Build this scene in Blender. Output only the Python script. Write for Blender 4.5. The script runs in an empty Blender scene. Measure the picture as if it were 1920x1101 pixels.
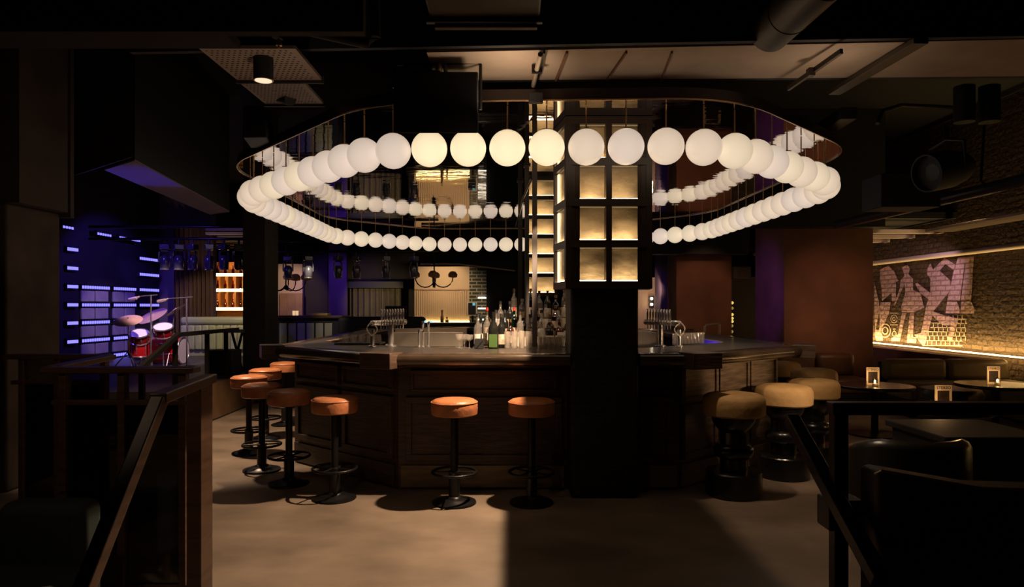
import bpy, math, random
from mathutils import Vector, Matrix
random.seed(7)
PI = math.pi
C = bpy.context.scene.collection
FPX, CX, CY, EYE = 1280.0, 960.0, 575.0, 1.5

def Q(x, y, Y):                       # photo point at a known depth -> place in the room
    return Vector(((x-CX)*Y/FPX, Y, EYE+(CY-y)*Y/FPX))
def QX(x, Y): return (x-CX)*Y/FPX
def QZ(y, Y): return EYE+(CY-y)*Y/FPX

ORD = 'zeroth first second third fourth fifth sixth seventh eighth ninth tenth eleventh twelfth thirteenth fourteenth fifteenth sixteenth seventeenth eighteenth nineteenth twentieth'.split()

# ------------------------------------------------------------------ mesh builder
class MB:
    def __init__(s): s.v = []; s.f = []; s.m = []; s.mi = 0
    def add(s, vs, fs):
        b = len(s.v); s.v += [Vector(p) for p in vs]
        for f in fs: s.f.append([i+b for i in f]); s.m.append(s.mi)
        return s
    def box(s, lo, hi):
        x0,y0,z0 = lo; x1,y1,z1 = hi
        if x0>x1: x0,x1=x1,x0
        if y0>y1: y0,y1=y1,y0
        if z0>z1: z0,z1=z1,z0
        vs = [(x0,y0,z0),(x1,y0,z0),(x1,y1,z0),(x0,y1,z0),(x0,y0,z1),(x1,y0,z1),(x1,y1,z1),(x0,y1,z1)]
        return s.add(vs, [(3,2,1,0),(4,5,6,7),(0,1,5,4),(1,2,6,5),(2,3,7,6),(3,0,4,7)])
    def cbox(s, c, size, rot=None):
        hx,hy,hz = size[0]/2,size[1]/2,size[2]/2
        vs = [Vector(p) for p in [(-hx,-hy,-hz),(hx,-hy,-hz),(hx,hy,-hz),(-hx,hy,-hz),(-hx,-hy,hz),(hx,-hy,hz),(hx,hy,hz),(-hx,hy,hz)]]
        if rot is not None: vs = [rot @ p for p in vs]
        c = Vector(c)
        return s.add([p+c for p in vs], [(3,2,1,0),(4,5,6,7),(0,1,5,4),(1,2,6,5),(2,3,7,6),(3,0,4,7)])
    def bar(s, p0, p1, w, h, up=(0,0,1)):   # square-section bar between two points
        p0, p1 = Vector(p0), Vector(p1); d = (p1-p0); L = d.length; d.normalize()
        u = Vector(up)
        if abs(d.dot(u)) > .98: u = Vector((0,1,0))
        sd = d.cross(u).normalized(); u2 = sd.cross(d).normalized()
        R = Matrix((sd, d, u2)).transposed()
        return s.cbox((p0+p1)/2, (w, L, h), R)
    def cyl(s, p0, p1, r0, r1=None, n=16, cap=True):
        if r1 is None: r1 = r0
        p0, p1 = Vector(p0), Vector(p1); d = (p1-p0).normalized()
        a = Vector((0,0,1)) if abs(d.z) < .9 else Vector((1,0,0))
        u = d.cross(a).normalized(); w = d.cross(u).normalized()
        vs = []
        for p, r in ((p0,r0),(p1,r1)):
            for i in range(n):
                t = 2*PI*i/n; vs.append(p + u*math.cos(t)*r + w*math.sin(t)*r)
        fs = [(i,(i+1)%n,n+(i+1)%n,n+i) for i in range(n)]
        if cap: fs += [tuple(range(n-1,-1,-1)), tuple(range(n,2*n))]
        return s.add(vs, fs)
    def lathe(s, prof, n=24, c=(0,0,0), rot=None, closed=False):
        c = Vector(c); vs = []; fs = []
        k = len(prof)
        for r, z in prof:
            for i in range(n):
                t = 2*PI*i/n; p = Vector((r*math.cos(t), r*math.sin(t), z))
                if rot is not None: p = rot @ p
                vs.append(p+c)
        for j in range(k-1 if not closed else k):
            j2 = (j+1) % k
            for i in range(n): fs.append((j*n+i, j*n+(i+1)%n, j2*n+(i+1)%n, j2*n+i))
        if not closed:
            fs.append(tuple(range(n-1,-1,-1))); fs.append(tuple((k-1)*n+i for i in range(n)))
        return s.add(vs, fs)
    def sphere(s, c, r, n=20, m=12, sc=(1,1,1), rot=None):
        prof = [(max(1e-4, r*math.sin(PI*j/m)), -r*math.cos(PI*j/m)) for j in range(m+1)]
        c = Vector(c); b = len(s.v)
        s.lathe(prof, n)
        for i in range(b, len(s.v)):
            p = Vector((s.v[i].x*sc[0], s.v[i].y*sc[1], s.v[i].z*sc[2]))
            if rot is not None: p = rot @ p
            s.v[i] = p + c
        return s
    def torus(s, c, R, r, n=32, m=8, rot=None, z=0):
        prof = [(R+r*math.cos(2*PI*j/m), z+r*math.sin(2*PI*j/m)) for j in range(m)]
        return s.lathe(prof, n, c, rot, closed=True)
    def tube(s, pts, r, n=8):
        pts = [Vector(p) for p in pts]; b = len(s.v); k = len(pts); vs = []
        for j, p in enumerate(pts):
            d = (pts[min(j+1,k-1)] - pts[max(j-1,0)]).normalized()
            a = Vector((0,0,1)) if abs(d.z) < .9 else Vector((1,0,0))
            u = d.cross(a).normalized(); w = d.cross(u).normalized()
            for i in range(n):
                t = 2*PI*i/n; vs.append(p + u*math.cos(t)*r + w*math.sin(t)*r)
        fs = []
        for j in range(k-1):
            for i in range(n): fs.append((j*n+i, j*n+(i+1)%n, (j+1)*n+(i+1)%n, (j+1)*n+i))
        fs += [tuple(range(n-1,-1,-1)), tuple((k-1)*n+i for i in range(n))]
        return s.add(vs, fs)
    def prism(s, poly, z0, z1):
        n = len(poly)
        vs = [(x,y,z0) for x,y in poly] + [(x,y,z1) for x,y in poly]
        return s.add(vs, [tuple(range(n-1,-1,-1)), tuple(range(n,2*n))] + [(i,(i+1)%n,n+(i+1)%n,n+i) for i in range(n)])
    def ringprism(s, outer, inner, z0, z1):
        n = len(outer)
        vs = [(x,y,z0) for x,y in outer]+[(x,y,z0) for x,y in inner]+[(x,y,z1) for x,y in outer]+[(x,y,z1) for x,y in inner]
        fs = []
        for i in range(n):
            j = (i+1)%n
            fs += [(i,j,2*n+j,2*n+i), (n+j,n+i,3*n+i,3*n+j), (2*n+i,2*n+j,3*n+j,3*n+i), (j,i,n+i,n+j)]
        return s.add(vs, fs)
    def poly(s, pts): return s.add(pts, [tuple(range(len(pts)))])

WL = {}
def part(mb, name, mat, parent=None, bevel=0.0, smooth=True):
    if parent is not None:
        o0 = WL.get(parent.name, Vector((0,0,0)))
    else:
        xs = [p.x for p in mb.v]; ys = [p.y for p in mb.v]; zs = [p.z for p in mb.v]
        o0 = Vector(((min(xs)+max(xs))/2, (min(ys)+max(ys))/2, min(zs)))
    me = bpy.data.meshes.new(name)
    me.from_pydata([tuple(p-o0) for p in mb.v], [], mb.f)
    for m in (mat if isinstance(mat, (list, tuple)) else [mat]): me.materials.append(m)
    for p, i in zip(me.polygons, mb.m): p.material_index = i; p.use_smooth = smooth
    me.update()
    if smooth:
        try: me.set_sharp_from_angle(angle=math.radians(38))
        except Exception: pass
    o = bpy.data.objects.new(name, me); C.objects.link(o)
    if parent is not None: o.parent = parent; WL[o.name] = o0
    else: o.location = o0; WL[o.name] = o0
    if bevel:
        b = o.modifiers.new('edge', 'BEVEL'); b.width = bevel; b.segments = 3; b.limit_method = 'ANGLE'
    return o
def tag(o, label=None, cat=None, group=None, kind=None):
    if label: o['label'] = label
    if cat: o['category'] = cat
    if group: o['group'] = group
    if kind: o['kind'] = kind
    return o
def thing(name, label, cat, loc=(0,0,0), group=None, rz=0, local=False):
    o = bpy.data.objects.new(name, None); C.objects.link(o); o.empty_display_size = .1
    o.location = loc; o.rotation_euler = (0,0,rz)
    WL[o.name] = Vector((0,0,0)) if local else Vector(loc)
    return tag(o, label, cat, group)
def struct(mb, name, mat, bevel=0, smooth=False):
    return tag(part(mb, name, mat, None, bevel, smooth), kind='structure')
def dup(root, loc, rz=0, label=None, group=None):
    r = root.copy(); C.objects.link(r); r.location = loc; r.rotation_euler = (0,0,rz)
    if label: r['label'] = label
    if group: r['group'] = group
    for ch in list(root.children):
        c = ch.copy(); C.objects.link(c); c.parent = r
        for g in list(ch.children):
            d = g.copy(); C.objects.link(d); d.parent = c
    return r
def setmat(root, pname, mat):                # give a copied thing's part its own material
    for ch in root.children:
        if ch.name.split('.')[0] == pname:
            ch.data = ch.data.copy(); ch.data.materials[0] = mat

# ------------------------------------------------------------------ materials
def M(name, col, rough=.5, metal=0., emit=None, es=0., var=0., scale=6., bump=0., stretch=(1,1,1), bscale=None, spec=.5, coat=0.):
    m = bpy.data.materials.new(name); m.use_nodes = True
    nt = m.node_tree; b = nt.nodes['Principled BSDF']
    b.inputs['Base Color'].default_value = (*col, 1); b.inputs['Roughness'].default_value = rough
    b.inputs['Metallic'].default_value = metal; b.inputs['Specular IOR Level'].default_value = spec
    if coat: b.inputs['Coat Weight'].default_value = coat; b.inputs['Coat Roughness'].default_value = .15
    if emit: b.inputs['Emission Color'].default_value = (*emit,1); b.inputs['Emission Strength'].default_value = es
    if var or bump:
        tc = nt.nodes.new('ShaderNodeTexCoord'); mp = nt.nodes.new('ShaderNodeMapping')
        mp.inputs['Scale'].default_value = stretch
        nt.links.new(tc.outputs['Object'], mp.inputs['Vector'])
        if var:
            n = nt.nodes.new('ShaderNodeTexNoise'); n.inputs['Scale'].default_value = scale; n.inputs['Detail'].default_value = 6
            nt.links.new(mp.outputs[0], n.inputs['Vector'])
            r = nt.nodes.new('ShaderNodeValToRGB')
            r.color_ramp.elements[0].position = .3; r.color_ramp.elements[1].position = .72
            r.color_ramp.elements[0].color = (*[c*(1-var) for c in col],1); r.color_ramp.elements[1].color = (*[min(1,c*(1+var)) for c in col],1)
            nt.links.new(n.outputs['Fac'], r.inputs[0]); nt.links.new(r.outputs[0], b.inputs['Base Color'])
        if bump:
            n2 = nt.nodes.new('ShaderNodeTexNoise'); n2.inputs['Scale'].default_value = bscale or scale; n2.inputs['Detail'].default_value = 5
            nt.links.new(mp.outputs[0], n2.inputs['Vector'])
            bp = nt.nodes.new('ShaderNodeBump'); bp.inputs['Strength'].default_value = bump; bp.inputs['Distance'].default_value = .02
            nt.links.new(n2.outputs['Fac'], bp.inputs['Height']); nt.links.new(bp.outputs[0], b.inputs['Normal'])
    return m
def EM(name, col, s):
    m = bpy.data.materials.new(name); m.use_nodes = True; nt = m.node_tree; nt.nodes.clear()
    o = nt.nodes.new('ShaderNodeOutputMaterial'); e = nt.nodes.new('ShaderNodeEmission')
    e.inputs[0].default_value = (*col,1); e.inputs[1].default_value = s
    nt.links.new(e.outputs[0], o.inputs[0]); return m
def GLASS(name, tint=(.9,.9,.9), refl=.12, rough=.05, bump=0, bscale=30):
    m = bpy.data.materials.new(name); m.use_nodes = True; nt = m.node_tree; nt.nodes.clear()
    o = nt.nodes.new('ShaderNodeOutputMaterial'); mx = nt.nodes.new('ShaderNodeMixShader')
    t = nt.nodes.new('ShaderNodeBsdfTransparent'); g = nt.nodes.new('ShaderNodeBsdfGlossy'); lw = nt.nodes.new('ShaderNodeFresnel')
    t.inputs[0].default_value = (*tint,1); g.inputs['Roughness'].default_value = rough
    lw.inputs['IOR'].default_value = 1.3 + refl
    mr = nt.nodes.new('ShaderNodeMath'); mr.operation = 'ADD'; mr.inputs[1].default_value = refl*.4; mr.use_clamp = True
    nt.links.new(lw.outputs[0], mr.inputs[0])
    ge = nt.nodes.new('ShaderNodeNewGeometry'); iv = nt.nodes.new('ShaderNodeMath'); iv.operation = 'SUBTRACT'; iv.inputs[0].default_value = 1
    nt.links.new(ge.outputs['Backfacing'], iv.inputs[1]); mm = nt.nodes.new('ShaderNodeMath'); mm.operation = 'MULTIPLY'
    nt.links.new(mr.outputs[0], mm.inputs[0]); nt.links.new(iv.outputs[0], mm.inputs[1]); nt.links.new(mm.outputs[0], mx.inputs[0])
    nt.links.new(t.outputs[0], mx.inputs[1]); nt.links.new(g.outputs[0], mx.inputs[2]); nt.links.new(mx.outputs[0], o.inputs[0])
    if bump:
        tc = nt.nodes.new('ShaderNodeTexCoord'); n2 = nt.nodes.new('ShaderNodeTexNoise'); n2.inputs['Scale'].default_value = bscale
        nt.links.new(tc.outputs['Object'], n2.inputs['Vector'])
        bp = nt.nodes.new('ShaderNodeBump'); bp.inputs['Strength'].default_value = bump; bp.inputs['Distance'].default_value = .01
        nt.links.new(n2.outputs['Fac'], bp.inputs['Height']); nt.links.new(bp.outputs[0], g.inputs['Normal'])
    return m
def BRICK(name, c1, c2, mortar, axis='YZ', scale=1., rough=.8, bump=.6, noise=.5, msize=.012):
    m = bpy.data.materials.new(name); m.use_nodes = True; nt = m.node_tree; b = nt.nodes['Principled BSDF']
    b.inputs['Roughness'].default_value = rough
    ge = nt.nodes.new('ShaderNodeNewGeometry'); sp = nt.nodes.new('ShaderNodeSeparateXYZ'); cb = nt.nodes.new('ShaderNodeCombineXYZ')
    nt.links.new(ge.outputs['Position'], sp.inputs[0])
    nt.links.new(sp.outputs[axis[0]], cb.inputs[0]); nt.links.new(sp.outputs[axis[1]], cb.inputs[1])
    wn = nt.nodes.new('ShaderNodeTexNoise'); wn.inputs['Scale'].default_value = 5; nt.links.new(cb.outputs[0], wn.inputs['Vector'])
    va = nt.nodes.new('ShaderNodeVectorMath'); va.operation = 'MULTIPLY_ADD'
    va.inputs[1].default_value = (.05*noise,.05*noise,0); nt.links.new(wn.outputs['Color'], va.inputs[0]); nt.links.new(cb.outputs[0], va.inputs[2])
    br = nt.nodes.new('ShaderNodeTexBrick'); nt.links.new(va.outputs[0], br.inputs['Vector'])
    br.inputs['Color1'].default_value = (*c1,1); br.inputs['Color2'].default_value = (*c2,1); br.inputs['Mortar'].default_value = (*mortar,1)
    br.inputs['Scale'].default_value = scale; br.inputs['Brick Width'].default_value = .25; br.inputs['Row Height'].default_value = .085
    br.inputs['Mortar Size'].default_value = msize
    nt.links.new(br.outputs['Color'], b.inputs['Base Color'])
    n2 = nt.nodes.new('ShaderNodeTexNoise'); n2.inputs['Scale'].default_value = 14; n2.inputs['Detail'].default_value = 6
    nt.links.new(cb.outputs[0], n2.inputs['Vector'])
    ad = nt.nodes.new('ShaderNodeMath'); ad.operation = 'MULTIPLY_ADD'; ad.inputs[1].default_value = -.7
    nt.links.new(br.outputs['Fac'], ad.inputs[0]); nt.links.new(n2.outputs['Fac'], ad.inputs[2])
    bp = nt.nodes.new('ShaderNodeBump'); bp.inputs['Strength'].default_value = bump; bp.inputs['Distance'].default_value = .03
    nt.links.new(ad.outputs[0], bp.inputs['Height']); nt.links.new(bp.outputs[0], b.inputs['Normal'])
    return m

m_floor = M('polished_concrete', (.225,.165,.118), .42, var=.34, scale=2.6, bump=.2, bscale=5, stretch=(.8,1.1,1))
m_black = M('black_paint', (.009,.008,.008), .7)
m_navy = M('navy_black_paint', (.010,.010,.014), .75)
m_ceil = M('ceiling_black', (.006,.006,.007), .9)
m_soffit = M('warm_plaster', (.42,.33,.26), .8, var=.12, scale=3, bump=.1, bscale=12)
m_brownwall = M('brown_stucco', (.16,.07,.04), .8, var=.3, scale=1.6, bump=.25, bscale=9)
m_darkwall = M('dark_wall', (.03,.022,.018), .85, var=.3, scale=2)
m_concrete = M('dark_concrete', (.075,.06,.05), .8, var=.4, scale=3, bump=.3, bscale=10)
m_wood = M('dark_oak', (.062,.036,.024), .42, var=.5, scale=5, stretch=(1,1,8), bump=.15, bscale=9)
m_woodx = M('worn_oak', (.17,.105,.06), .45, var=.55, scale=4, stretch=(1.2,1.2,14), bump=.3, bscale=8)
m_kick = M('kick_board', (.17,.12,.065), .5, var=.3, scale=4, stretch=(1,1,6))
m_top = M('counter_top', (.045,.034,.027), .42, var=.3, scale=5, stretch=(1,6,1), coat=.3)
m_nose = M('counter_nose', (.05,.032,.02), .17, var=.3, scale=5, coat=.5)
m_stain = M('pale_wood_edge', (.42,.27,.15), .4, var=.2, scale=6)
m_leather = M('cognac_leather', (.43,.155,.062), .38, var=.25, scale=7, bump=.35, bscale=14)
m_suede = M('tan_suede', (.46,.27,.10), .72, var=.25, scale=5, bump=.2, bscale=25)
m_gloss = M('black_gloss', (.007,.0065,.0065), .26, coat=.15)
m_iron = M('black_iron', (.018,.016,.015), .35, .6)
m_chrome = M('chrome', (.85,.80,.76), .16, .9)
m_steel = M('brushed_steel', (.60,.50,.40), .34, .55, var=.15, scale=3, stretch=(1,1,.2), bump=.05)
m_grey = M('grey_steel_post', (.075,.062,.056), .4, .4)
m_brass = M('aged_brass', (.55,.36,.18), .3, 1.)
m_mirror = M('dark_mirror', (.66,.62,.60), .02, 1., bump=.30, bscale=.9, stretch=(.55,1.5,1))
m_rim = M('canopy_rim', (.05,.04,.035), .3, .7)
m_rimb = M('canopy_rim_edge', (.7,.5,.33), .25, 1.)
m_glass = GLASS('clear_glass', (.93,.93,.93), .25, .03)
def DRINK(name):
    m = GLASS(name, (.95,.94,.92), .3, .04); nt = m.node_tree; o = nt.nodes['Material Output']; last = o.inputs[0].links[0].from_socket
    d = nt.nodes.new('ShaderNodeBsdfDiffuse'); d.inputs[0].default_value = (.75,.66,.58,1); mx = nt.nodes.new('ShaderNodeMixShader'); mx.inputs[0].default_value = .10
    nt.links.new(last, mx.inputs[1]); nt.links.new(d.outputs[0], mx.inputs[2]); nt.links.new(mx.outputs[0], o.inputs[0]); return m
m_drink = DRINK('drinking_glass')
m_seedside = GLASS('seeded_side_glass', (.97,.92,.84), .0, .2)
m_pane = GLASS('dark_pane', (.55,.52,.5), .1, .08)
m_panedark = GLASS('smoked_pane', (.10,.095,.09), .1, .08)
m_seed = GLASS('seeded_glass', (.96,.9,.8), .12, .12, bump=.6, bscale=60)
m_green = GLASS('green_glass', (.05,.16,.06), .3, .05)
m_amber = GLASS('amber_glass', (.45,.16,.03), .3, .05)
m_dkglass = M('dark_bottle', (.012,.012,.01), .08, coat=.5)
m_frost = M('frosted_bottle', (.5,.42,.36), .5)
m_label = M('paper_label', (.55,.45,.33), .7, var=.3, scale=40)
m_labelg = M('green_label', (.05,.11,.015), .6)
m_labelw = M('white_label', (.68,.6,.5), .7)
m_labelr = M('red_cap', (.4,.03,.02), .4)
m_gold = M('gold_panel', (.64,.53,.38), .5, .1, var=.62, scale=3.2, bump=.7, bscale=6, stretch=(1,1,1.8))
m_warmled = EM('warm_led', (1.,.68,.36), 16.)
def OPAL(name, col, st):
    m = bpy.data.materials.new(name); m.use_nodes = True; nt = m.node_tree; b = nt.nodes['Principled BSDF']
    b.inputs['Base Color'].default_value = (.35,.33,.3,1); b.inputs['Roughness'].default_value = .35
    tc = nt.nodes.new('ShaderNodeTexCoord'); sp = nt.nodes.new('ShaderNodeSeparateXYZ'); nt.links.new(tc.outputs['Object'], sp.inputs[0])
    mr = nt.nodes.new('ShaderNodeMapRange'); mr.inputs['From Min'].default_value = -.13; mr.inputs['From Max'].default_value = .13
    mr.inputs['To Min'].default_value = st*1.04; mr.inputs['To Max'].default_value = st*.86; nt.links.new(sp.outputs['Z'], mr.inputs['Value'])  # shading painted into the glow: dimmer at the top and rim
    lw = nt.nodes.new('ShaderNodeLayerWeight'); lw.inputs['Blend'].default_value = .35
    ma = nt.nodes.new('ShaderNodeMath'); ma.operation = 'MULTIPLY_ADD'; ma.inputs[1].default_value = -.46; ma.inputs[2].default_value = 1.05
    nt.links.new(lw.outputs['Facing'], ma.inputs[0])
    mu_ = nt.nodes.new('ShaderNodeMath'); mu_.operation = 'MULTIPLY'; nt.links.new(mr.outputs[0], mu_.inputs[0]); nt.links.new(ma.outputs[0], mu_.inputs[1])
    b.inputs['Emission Color'].default_value = (*col,1); nt.links.new(mu_.outputs[0], b.inputs['Emission Strength']); return m
m_globes = [OPAL('opal_globe_a', (1.,.78,.58), .76), OPAL('opal_globe_b', (1.,.80,.65), .72), OPAL('opal_globe_c', (1.,.80,.56), .80), OPAL('opal_globe_hot', (1.,.80,.50), 1.12)]
m_blueled = EM('violet_led', (.17,.15,1.), 2.3)
m_speaker = M('speaker_grille', (.016,.015,.02), .7)
m_curtain = M('olive_curtain', (.12,.10,.05), .9, var=.2, scale=3)
m_brcurt = M('brown_curtain', (.09,.045,.025), .9, var=.2, scale=3)
m_greenlea = M('sage_vinyl', (.33,.34,.22), .5, var=.12, scale=4)
m_panelg = M('grey_panel', (.46,.40,.42), .7, var=.15, scale=4)
m_red = M('red_lacquer', (.45,.012,.015), .12, coat=.8)
m_head = M('drum_head', (.75,.7,.68), .6)
m_cymbal = M('bronze_cymbal', (.72,.46,.34), .4, .35)
m_cream = M('cream_wall', (.62,.45,.26), .8, var=.06, scale=3)
m_sofabr = M('brown_leather', (.13,.06,.03), .42, var=.25, scale=3, bump=.3, bscale=8)
m_sofagr = M('olive_leather', (.16,.115,.055), .45, var=.2, scale=3, bump=.25, bscale=8)
m_blkleather = M('black_leather', (.022,.018,.014), .3, bump=.2, bscale=9)
m_dkgreen = M('bottle_green_velvet', (.008,.014,.009), .8)
m_flame = EM('flame', (1.,.55,.18), 22.)
m_bulb = EM('bulb', (1.,.8,.5), 14.)
m_sign = M('sign_white', (.72,.6,.45), .5)
m_ink = M('sign_black', (.012,.01,.009), .5)
m_perf = M('perforated_tile', (.20,.15,.12), .8)
m_tile = M('dark_green_tile', (.03,.035,.025), .25)
m_screen = EM('tablet_screen', (.25,.75,.8), .6)
m_purple = M('violet_wall', (.10,.06,.10), .8, var=.2, scale=2)
m_duct = M('galvanised_brown', (.055,.040,.026), .5, .2)

# ------------------------------------------------------------------ room shell
struct(MB().box((-13,-2,-.1),(12,24,0)), 'floor', m_floor)
struct(MB().box((-13,-2,4.6),(12,24,4.7)), 'ceiling', m_ceil)
struct(MB().box((-13.1,-2,0),(-13,24,4.6)), 'wall_left', m_darkwall)
struct(MB().box((-13,24,0),(12,24.1,4.6)), 'wall_back', m_darkwall)
struct(MB().box((-13,-2.1,0),(12,-2,4.6)), 'wall_front', m_black)
struct(MB().box((12,-2,0),(12.1,24,4.6)), 'wall_right', m_darkwall)
m_brick = BRICK('painted_brick', (.13,.078,.038), (.095,.056,.026), (.05,.03,.014), 'YZ', 1, .7, 1., 1.2)
m_bpaint = BRICK('mural_mauve', (.70,.46,.40), (.62,.40,.36), (.36,.22,.20), 'YZ', 1, .75, .8)
m_bpaint2 = BRICK('mural_pale', (.85,.7,.48), (.8,.66,.44), (.6,.45,.3), 'YZ', 1, .75, .6)
struct(MB().box((7.3,4.5,0),(7.5,18,4.6)), 'wall_brick', m_brick)

struct(MB().box((-5.3,-2,0),(-5.2,7.3,4.6)), 'wall_left_near', M('wall_near_dark',(.02,.015,.012),.85))  # dark wall added to shut blue stage light out of the left
struct(MB().box((3.55,10.68,2.75),(5.84,10.95,4.6)), 'beam_lounge_edge', m_black)
struct(MB().box((2.5,13.5,2.54),(4.7,13.8,4.6)), 'beam_rear_right', m_black)
# columns
m_colblk = BRICK('black_brick', (.012,.011,.011), (.009,.009,.009), (.004,.004,.004), 'XZ', 1, .6, .5)
mb = MB().box((.458,5.33,0),(.99,5.86,1.66)); mb.mi = 0
struct(mb, 'pillar_bar_front', m_colblk, .03)
struct(MB().box((QX(455,10.6),10.6,0),(QX(522,11.2),11.2,4.6)), 'pillar_stage_corner', M('pillar_dark',(.028,.02,.016),.8,var=.3,scale=3), .01)
struct(MB().box((-4.65,5.5,0),(-4.07,6.15,2.34)), 'pillar_concrete_left', m_concrete, .02)
struct(MB().box((4.38,11,0),(5.82,12.3,4.6)), 'pillar_brown_right', m_brownwall, .01)
struct(MB().box((QX(1268,14),14,0),(QX(1372,14),14.8,4.6)), 'pillar_brown_rear', m_brownwall, .01)
struct(MB().box((QX(1240,15.2),15.2,0),(QX(1272,15.2),15.9,4.6)), 'pillar_violet_rear', m_purple, .01)
struct(MB().box((QX(1372,16),16,0),(QX(1420,16),16.2,2.2)), 'door_rear', M('door_dark',(.02,.014,.01),.5))
struct(MB().box((QX(1376,13.9),13.9,QZ(523,13.9)),(QX(1408,13.9),14.5,QZ(500,13.9))), 'lintel_rear', m_concrete, .01)

# bulkhead around the left column with its slanting return
mb = MB().box((-4.65,5.5,2.34),(-3.97,6.1,4.6)); mb.box((-4.3,6.1,2.34),(-4.02,6.13,4.6)); mb.box((-4.3,6.13,2.30),(-3.965,6.18,4.6))
mb.add([(-4.78,7.42,2.92),(-3.58,6.45,2.92),(-3.58,6.45,4.6),(-4.78,7.42,4.6),(-4.82,7.47,2.92),(-3.62,6.5,2.92),(-3.62,6.5,4.6),(-4.82,7.47,4.6)],[(0,1,2,3),(7,6,5,4),(0,4,5,1),(1,5,6,2),(2,6,7,3),(3,7,4,0)])
struct(mb, 'beam_left_bulkhead', M('bulkhead_brown',(.05,.034,.024),.7,var=.3,scale=3))
# violet-lit sloping soffit leading to the stage
SP_ = [(-4.18,7.0),(-3.62,6.55),(-4.18,10.1),(-4.6,10.4)]
struct(MB().prism(SP_,2.90,2.915), 'soffit_stage', M('soffit_paint',(.20,.16,.17),.7))
struct(MB().prism(SP_,2.916,4.6), 'beam_stage_soffit', m_black)  # black colour stands in for the unlit sides of the soffit
# low board beam upper left
struct(MB().box((-3.6,3.30,2.83),(-.72,3.36,4.6)).box((-3.6,3.36,2.83),(-1.4,3.52,2.87)), 'beam_upper_left', M('beam_umber',(.012,.009,.008),.8))
# lit soffit beam over the front of the ring
P = [(QX(800,4.3),4.3),(4.2,4.02),(8,3.8),(8,4.62),(4.2,4.74),(QX(800,4.3),4.83)]
struct(MB().prism(P,3.1,3.13), 'soffit_panel', m_soffit)
struct(MB().prism([(-2.4,4.28),(8,3.78),(8,3.82),(-2.4,4.32)],3.095,4.6), 'beam_front_face', m_navy)
struct(MB().prism([(-.64,4.84),(8,4.64),(8,4.68),(-.64,4.88)],3.1,4.6), 'beam_rear_face', m_navy)
for k,(xa,xb) in enumerate(((1064,1043),(1176,1140),(1262,1243))):
    a = Q(xa,100,4.24); b = Q(xb,165,4.75)
    struct(MB().bar((a.x,4.27,3.092),(b.x,4.8,3.092),.012,.016), 'trim_%d'%(k+1), m_brownwall)

# ------------------------------------------------------------------ ring of globe pendants
S = .87
RC = [(-1.12,5.73),(1.74,5.60),(3.50,7.36),(3.42,12.1),(1.35,14.45),(-1.72,14.56),(-3.36,12.9),(-3.22,8.15)]
RC = [(x*S,y*S) for x,y in RC]
SIDES = ['front run','right front diagonal','long right side','right rear diagonal','rear run','left rear diagonal','long left side','left front diagonal']
FROM = ['left end','bar front','bar front','bar sides','right end','bar rear','bar rear','bar sides']
def rounded(poly, t=.30, k=8):
    out = []
    n = len(poly)
    for i in range(n):
        p = Vector(poly[i]); a = Vector(poly[i-1]); b = Vector(poly[(i+1)%n])
        u = p + (a-p).normalized()*t*1.5; w = p + (b-p).normalized()*t*1.5
        for j in range(k+1):
            s = j/k; out.append(((1-s)**2*u + 2*s*(1-s)*p + s*s*w).to_tuple())
    return out
def offset(poly, d):
    n = len(poly); out = []
    cx = sum(p[0] for p in poly)/n; cy = sum(p[1] for p in poly)/n
    for i in range(n):
        a = Vector(poly[i-1]); p = Vector(poly[i]); b = Vector(poly[(i+1)%n])
        n1 = Vector(((p-a).y, -(p-a).x)).normalized(); n2 = Vector(((b-p).y, -(b-p).x)).normalized()
        nn = (n1+n2); nn = nn/max(.2, nn.length_squared/2) if nn.length > 1e-6 else n1
        out.append((p + nn*d).to_tuple())
    return out
ring = rounded(RC)
segs = []; L = 0
for i in range(len(ring)):
    a = Vector(ring[i]); b = Vector(ring[(i+1)%len(ring)]); segs.append((L, a, b)); L += (b-a).length
def at(d):
    d %= L
    for s0,a,b in reversed(segs):
        if d >= s0-1e-9: return a + (b-a).normalized()*(d-s0)
# phase: one globe stands at the fifth place of the front run
t0 = min((abs(at(d/200.*3.5).x-.29*S), d/200.*3.5) for d in range(200))[1]
NG = 80; step = L/NG
DZ = EYE+1.675*S; GZ = EYE+1.32*S; GR = .15*S
disc = rounded(offset(RC, .13), .34)
dr = thing('mirrored_ceiling_canopy', 'large dark mirrored ceiling canopy above the bar with globes hung beneath', 'ceiling canopy', (0,8.8,DZ))
mbd = MB().prism(offset(disc,-.012), DZ, DZ+.012)
part(mbd, 'mirror_underside', m_mirror, dr, smooth=False)
part(MB().ringprism(disc, offset(disc,-.02), DZ-.004, DZ+.075), 'rim', m_rim, dr)
part(MB().ringprism(offset(disc,.004), offset(disc,-.008), DZ-.012, DZ-.002), 'rim_edge', m_rimb, dr)
part(MB().prism(offset(disc,-.03), DZ+.014, DZ+.07), 'top_board', m_black, dr)
g0 = thing('globe_pendant', '', 'pendant lamp', (0,0,0), 'globe pendants of the ring', local=True)
prof = [(GR*math.sin(max(.12,PI*j/18))*1.0 if j < 18 else GR*.17, -GR*math.cos(PI*j/18)) for j in range(0,18)]
prof[0] = (.001,-GR)
gl = part(MB().lathe(prof, 32), 'globe', m_globes[0], g0)
part(MB().lathe([(.034,GR*.965),(.034,GR*1.01),(.012,GR*1.05),(.004,GR*1.10)],16), 'cap', m_brass, g0)
part(MB().cyl((0,0,GR*1.05),(0,0,DZ-GZ-.004),.0055,n=8), 'stem', m_brass, g0)
cnt = {}
gmesh = [gl.data]
for mm in m_globes[1:]:
    d = gl.data.copy(); d.materials[0] = mm; gmesh.append(d)
first = True
GP = []
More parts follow.
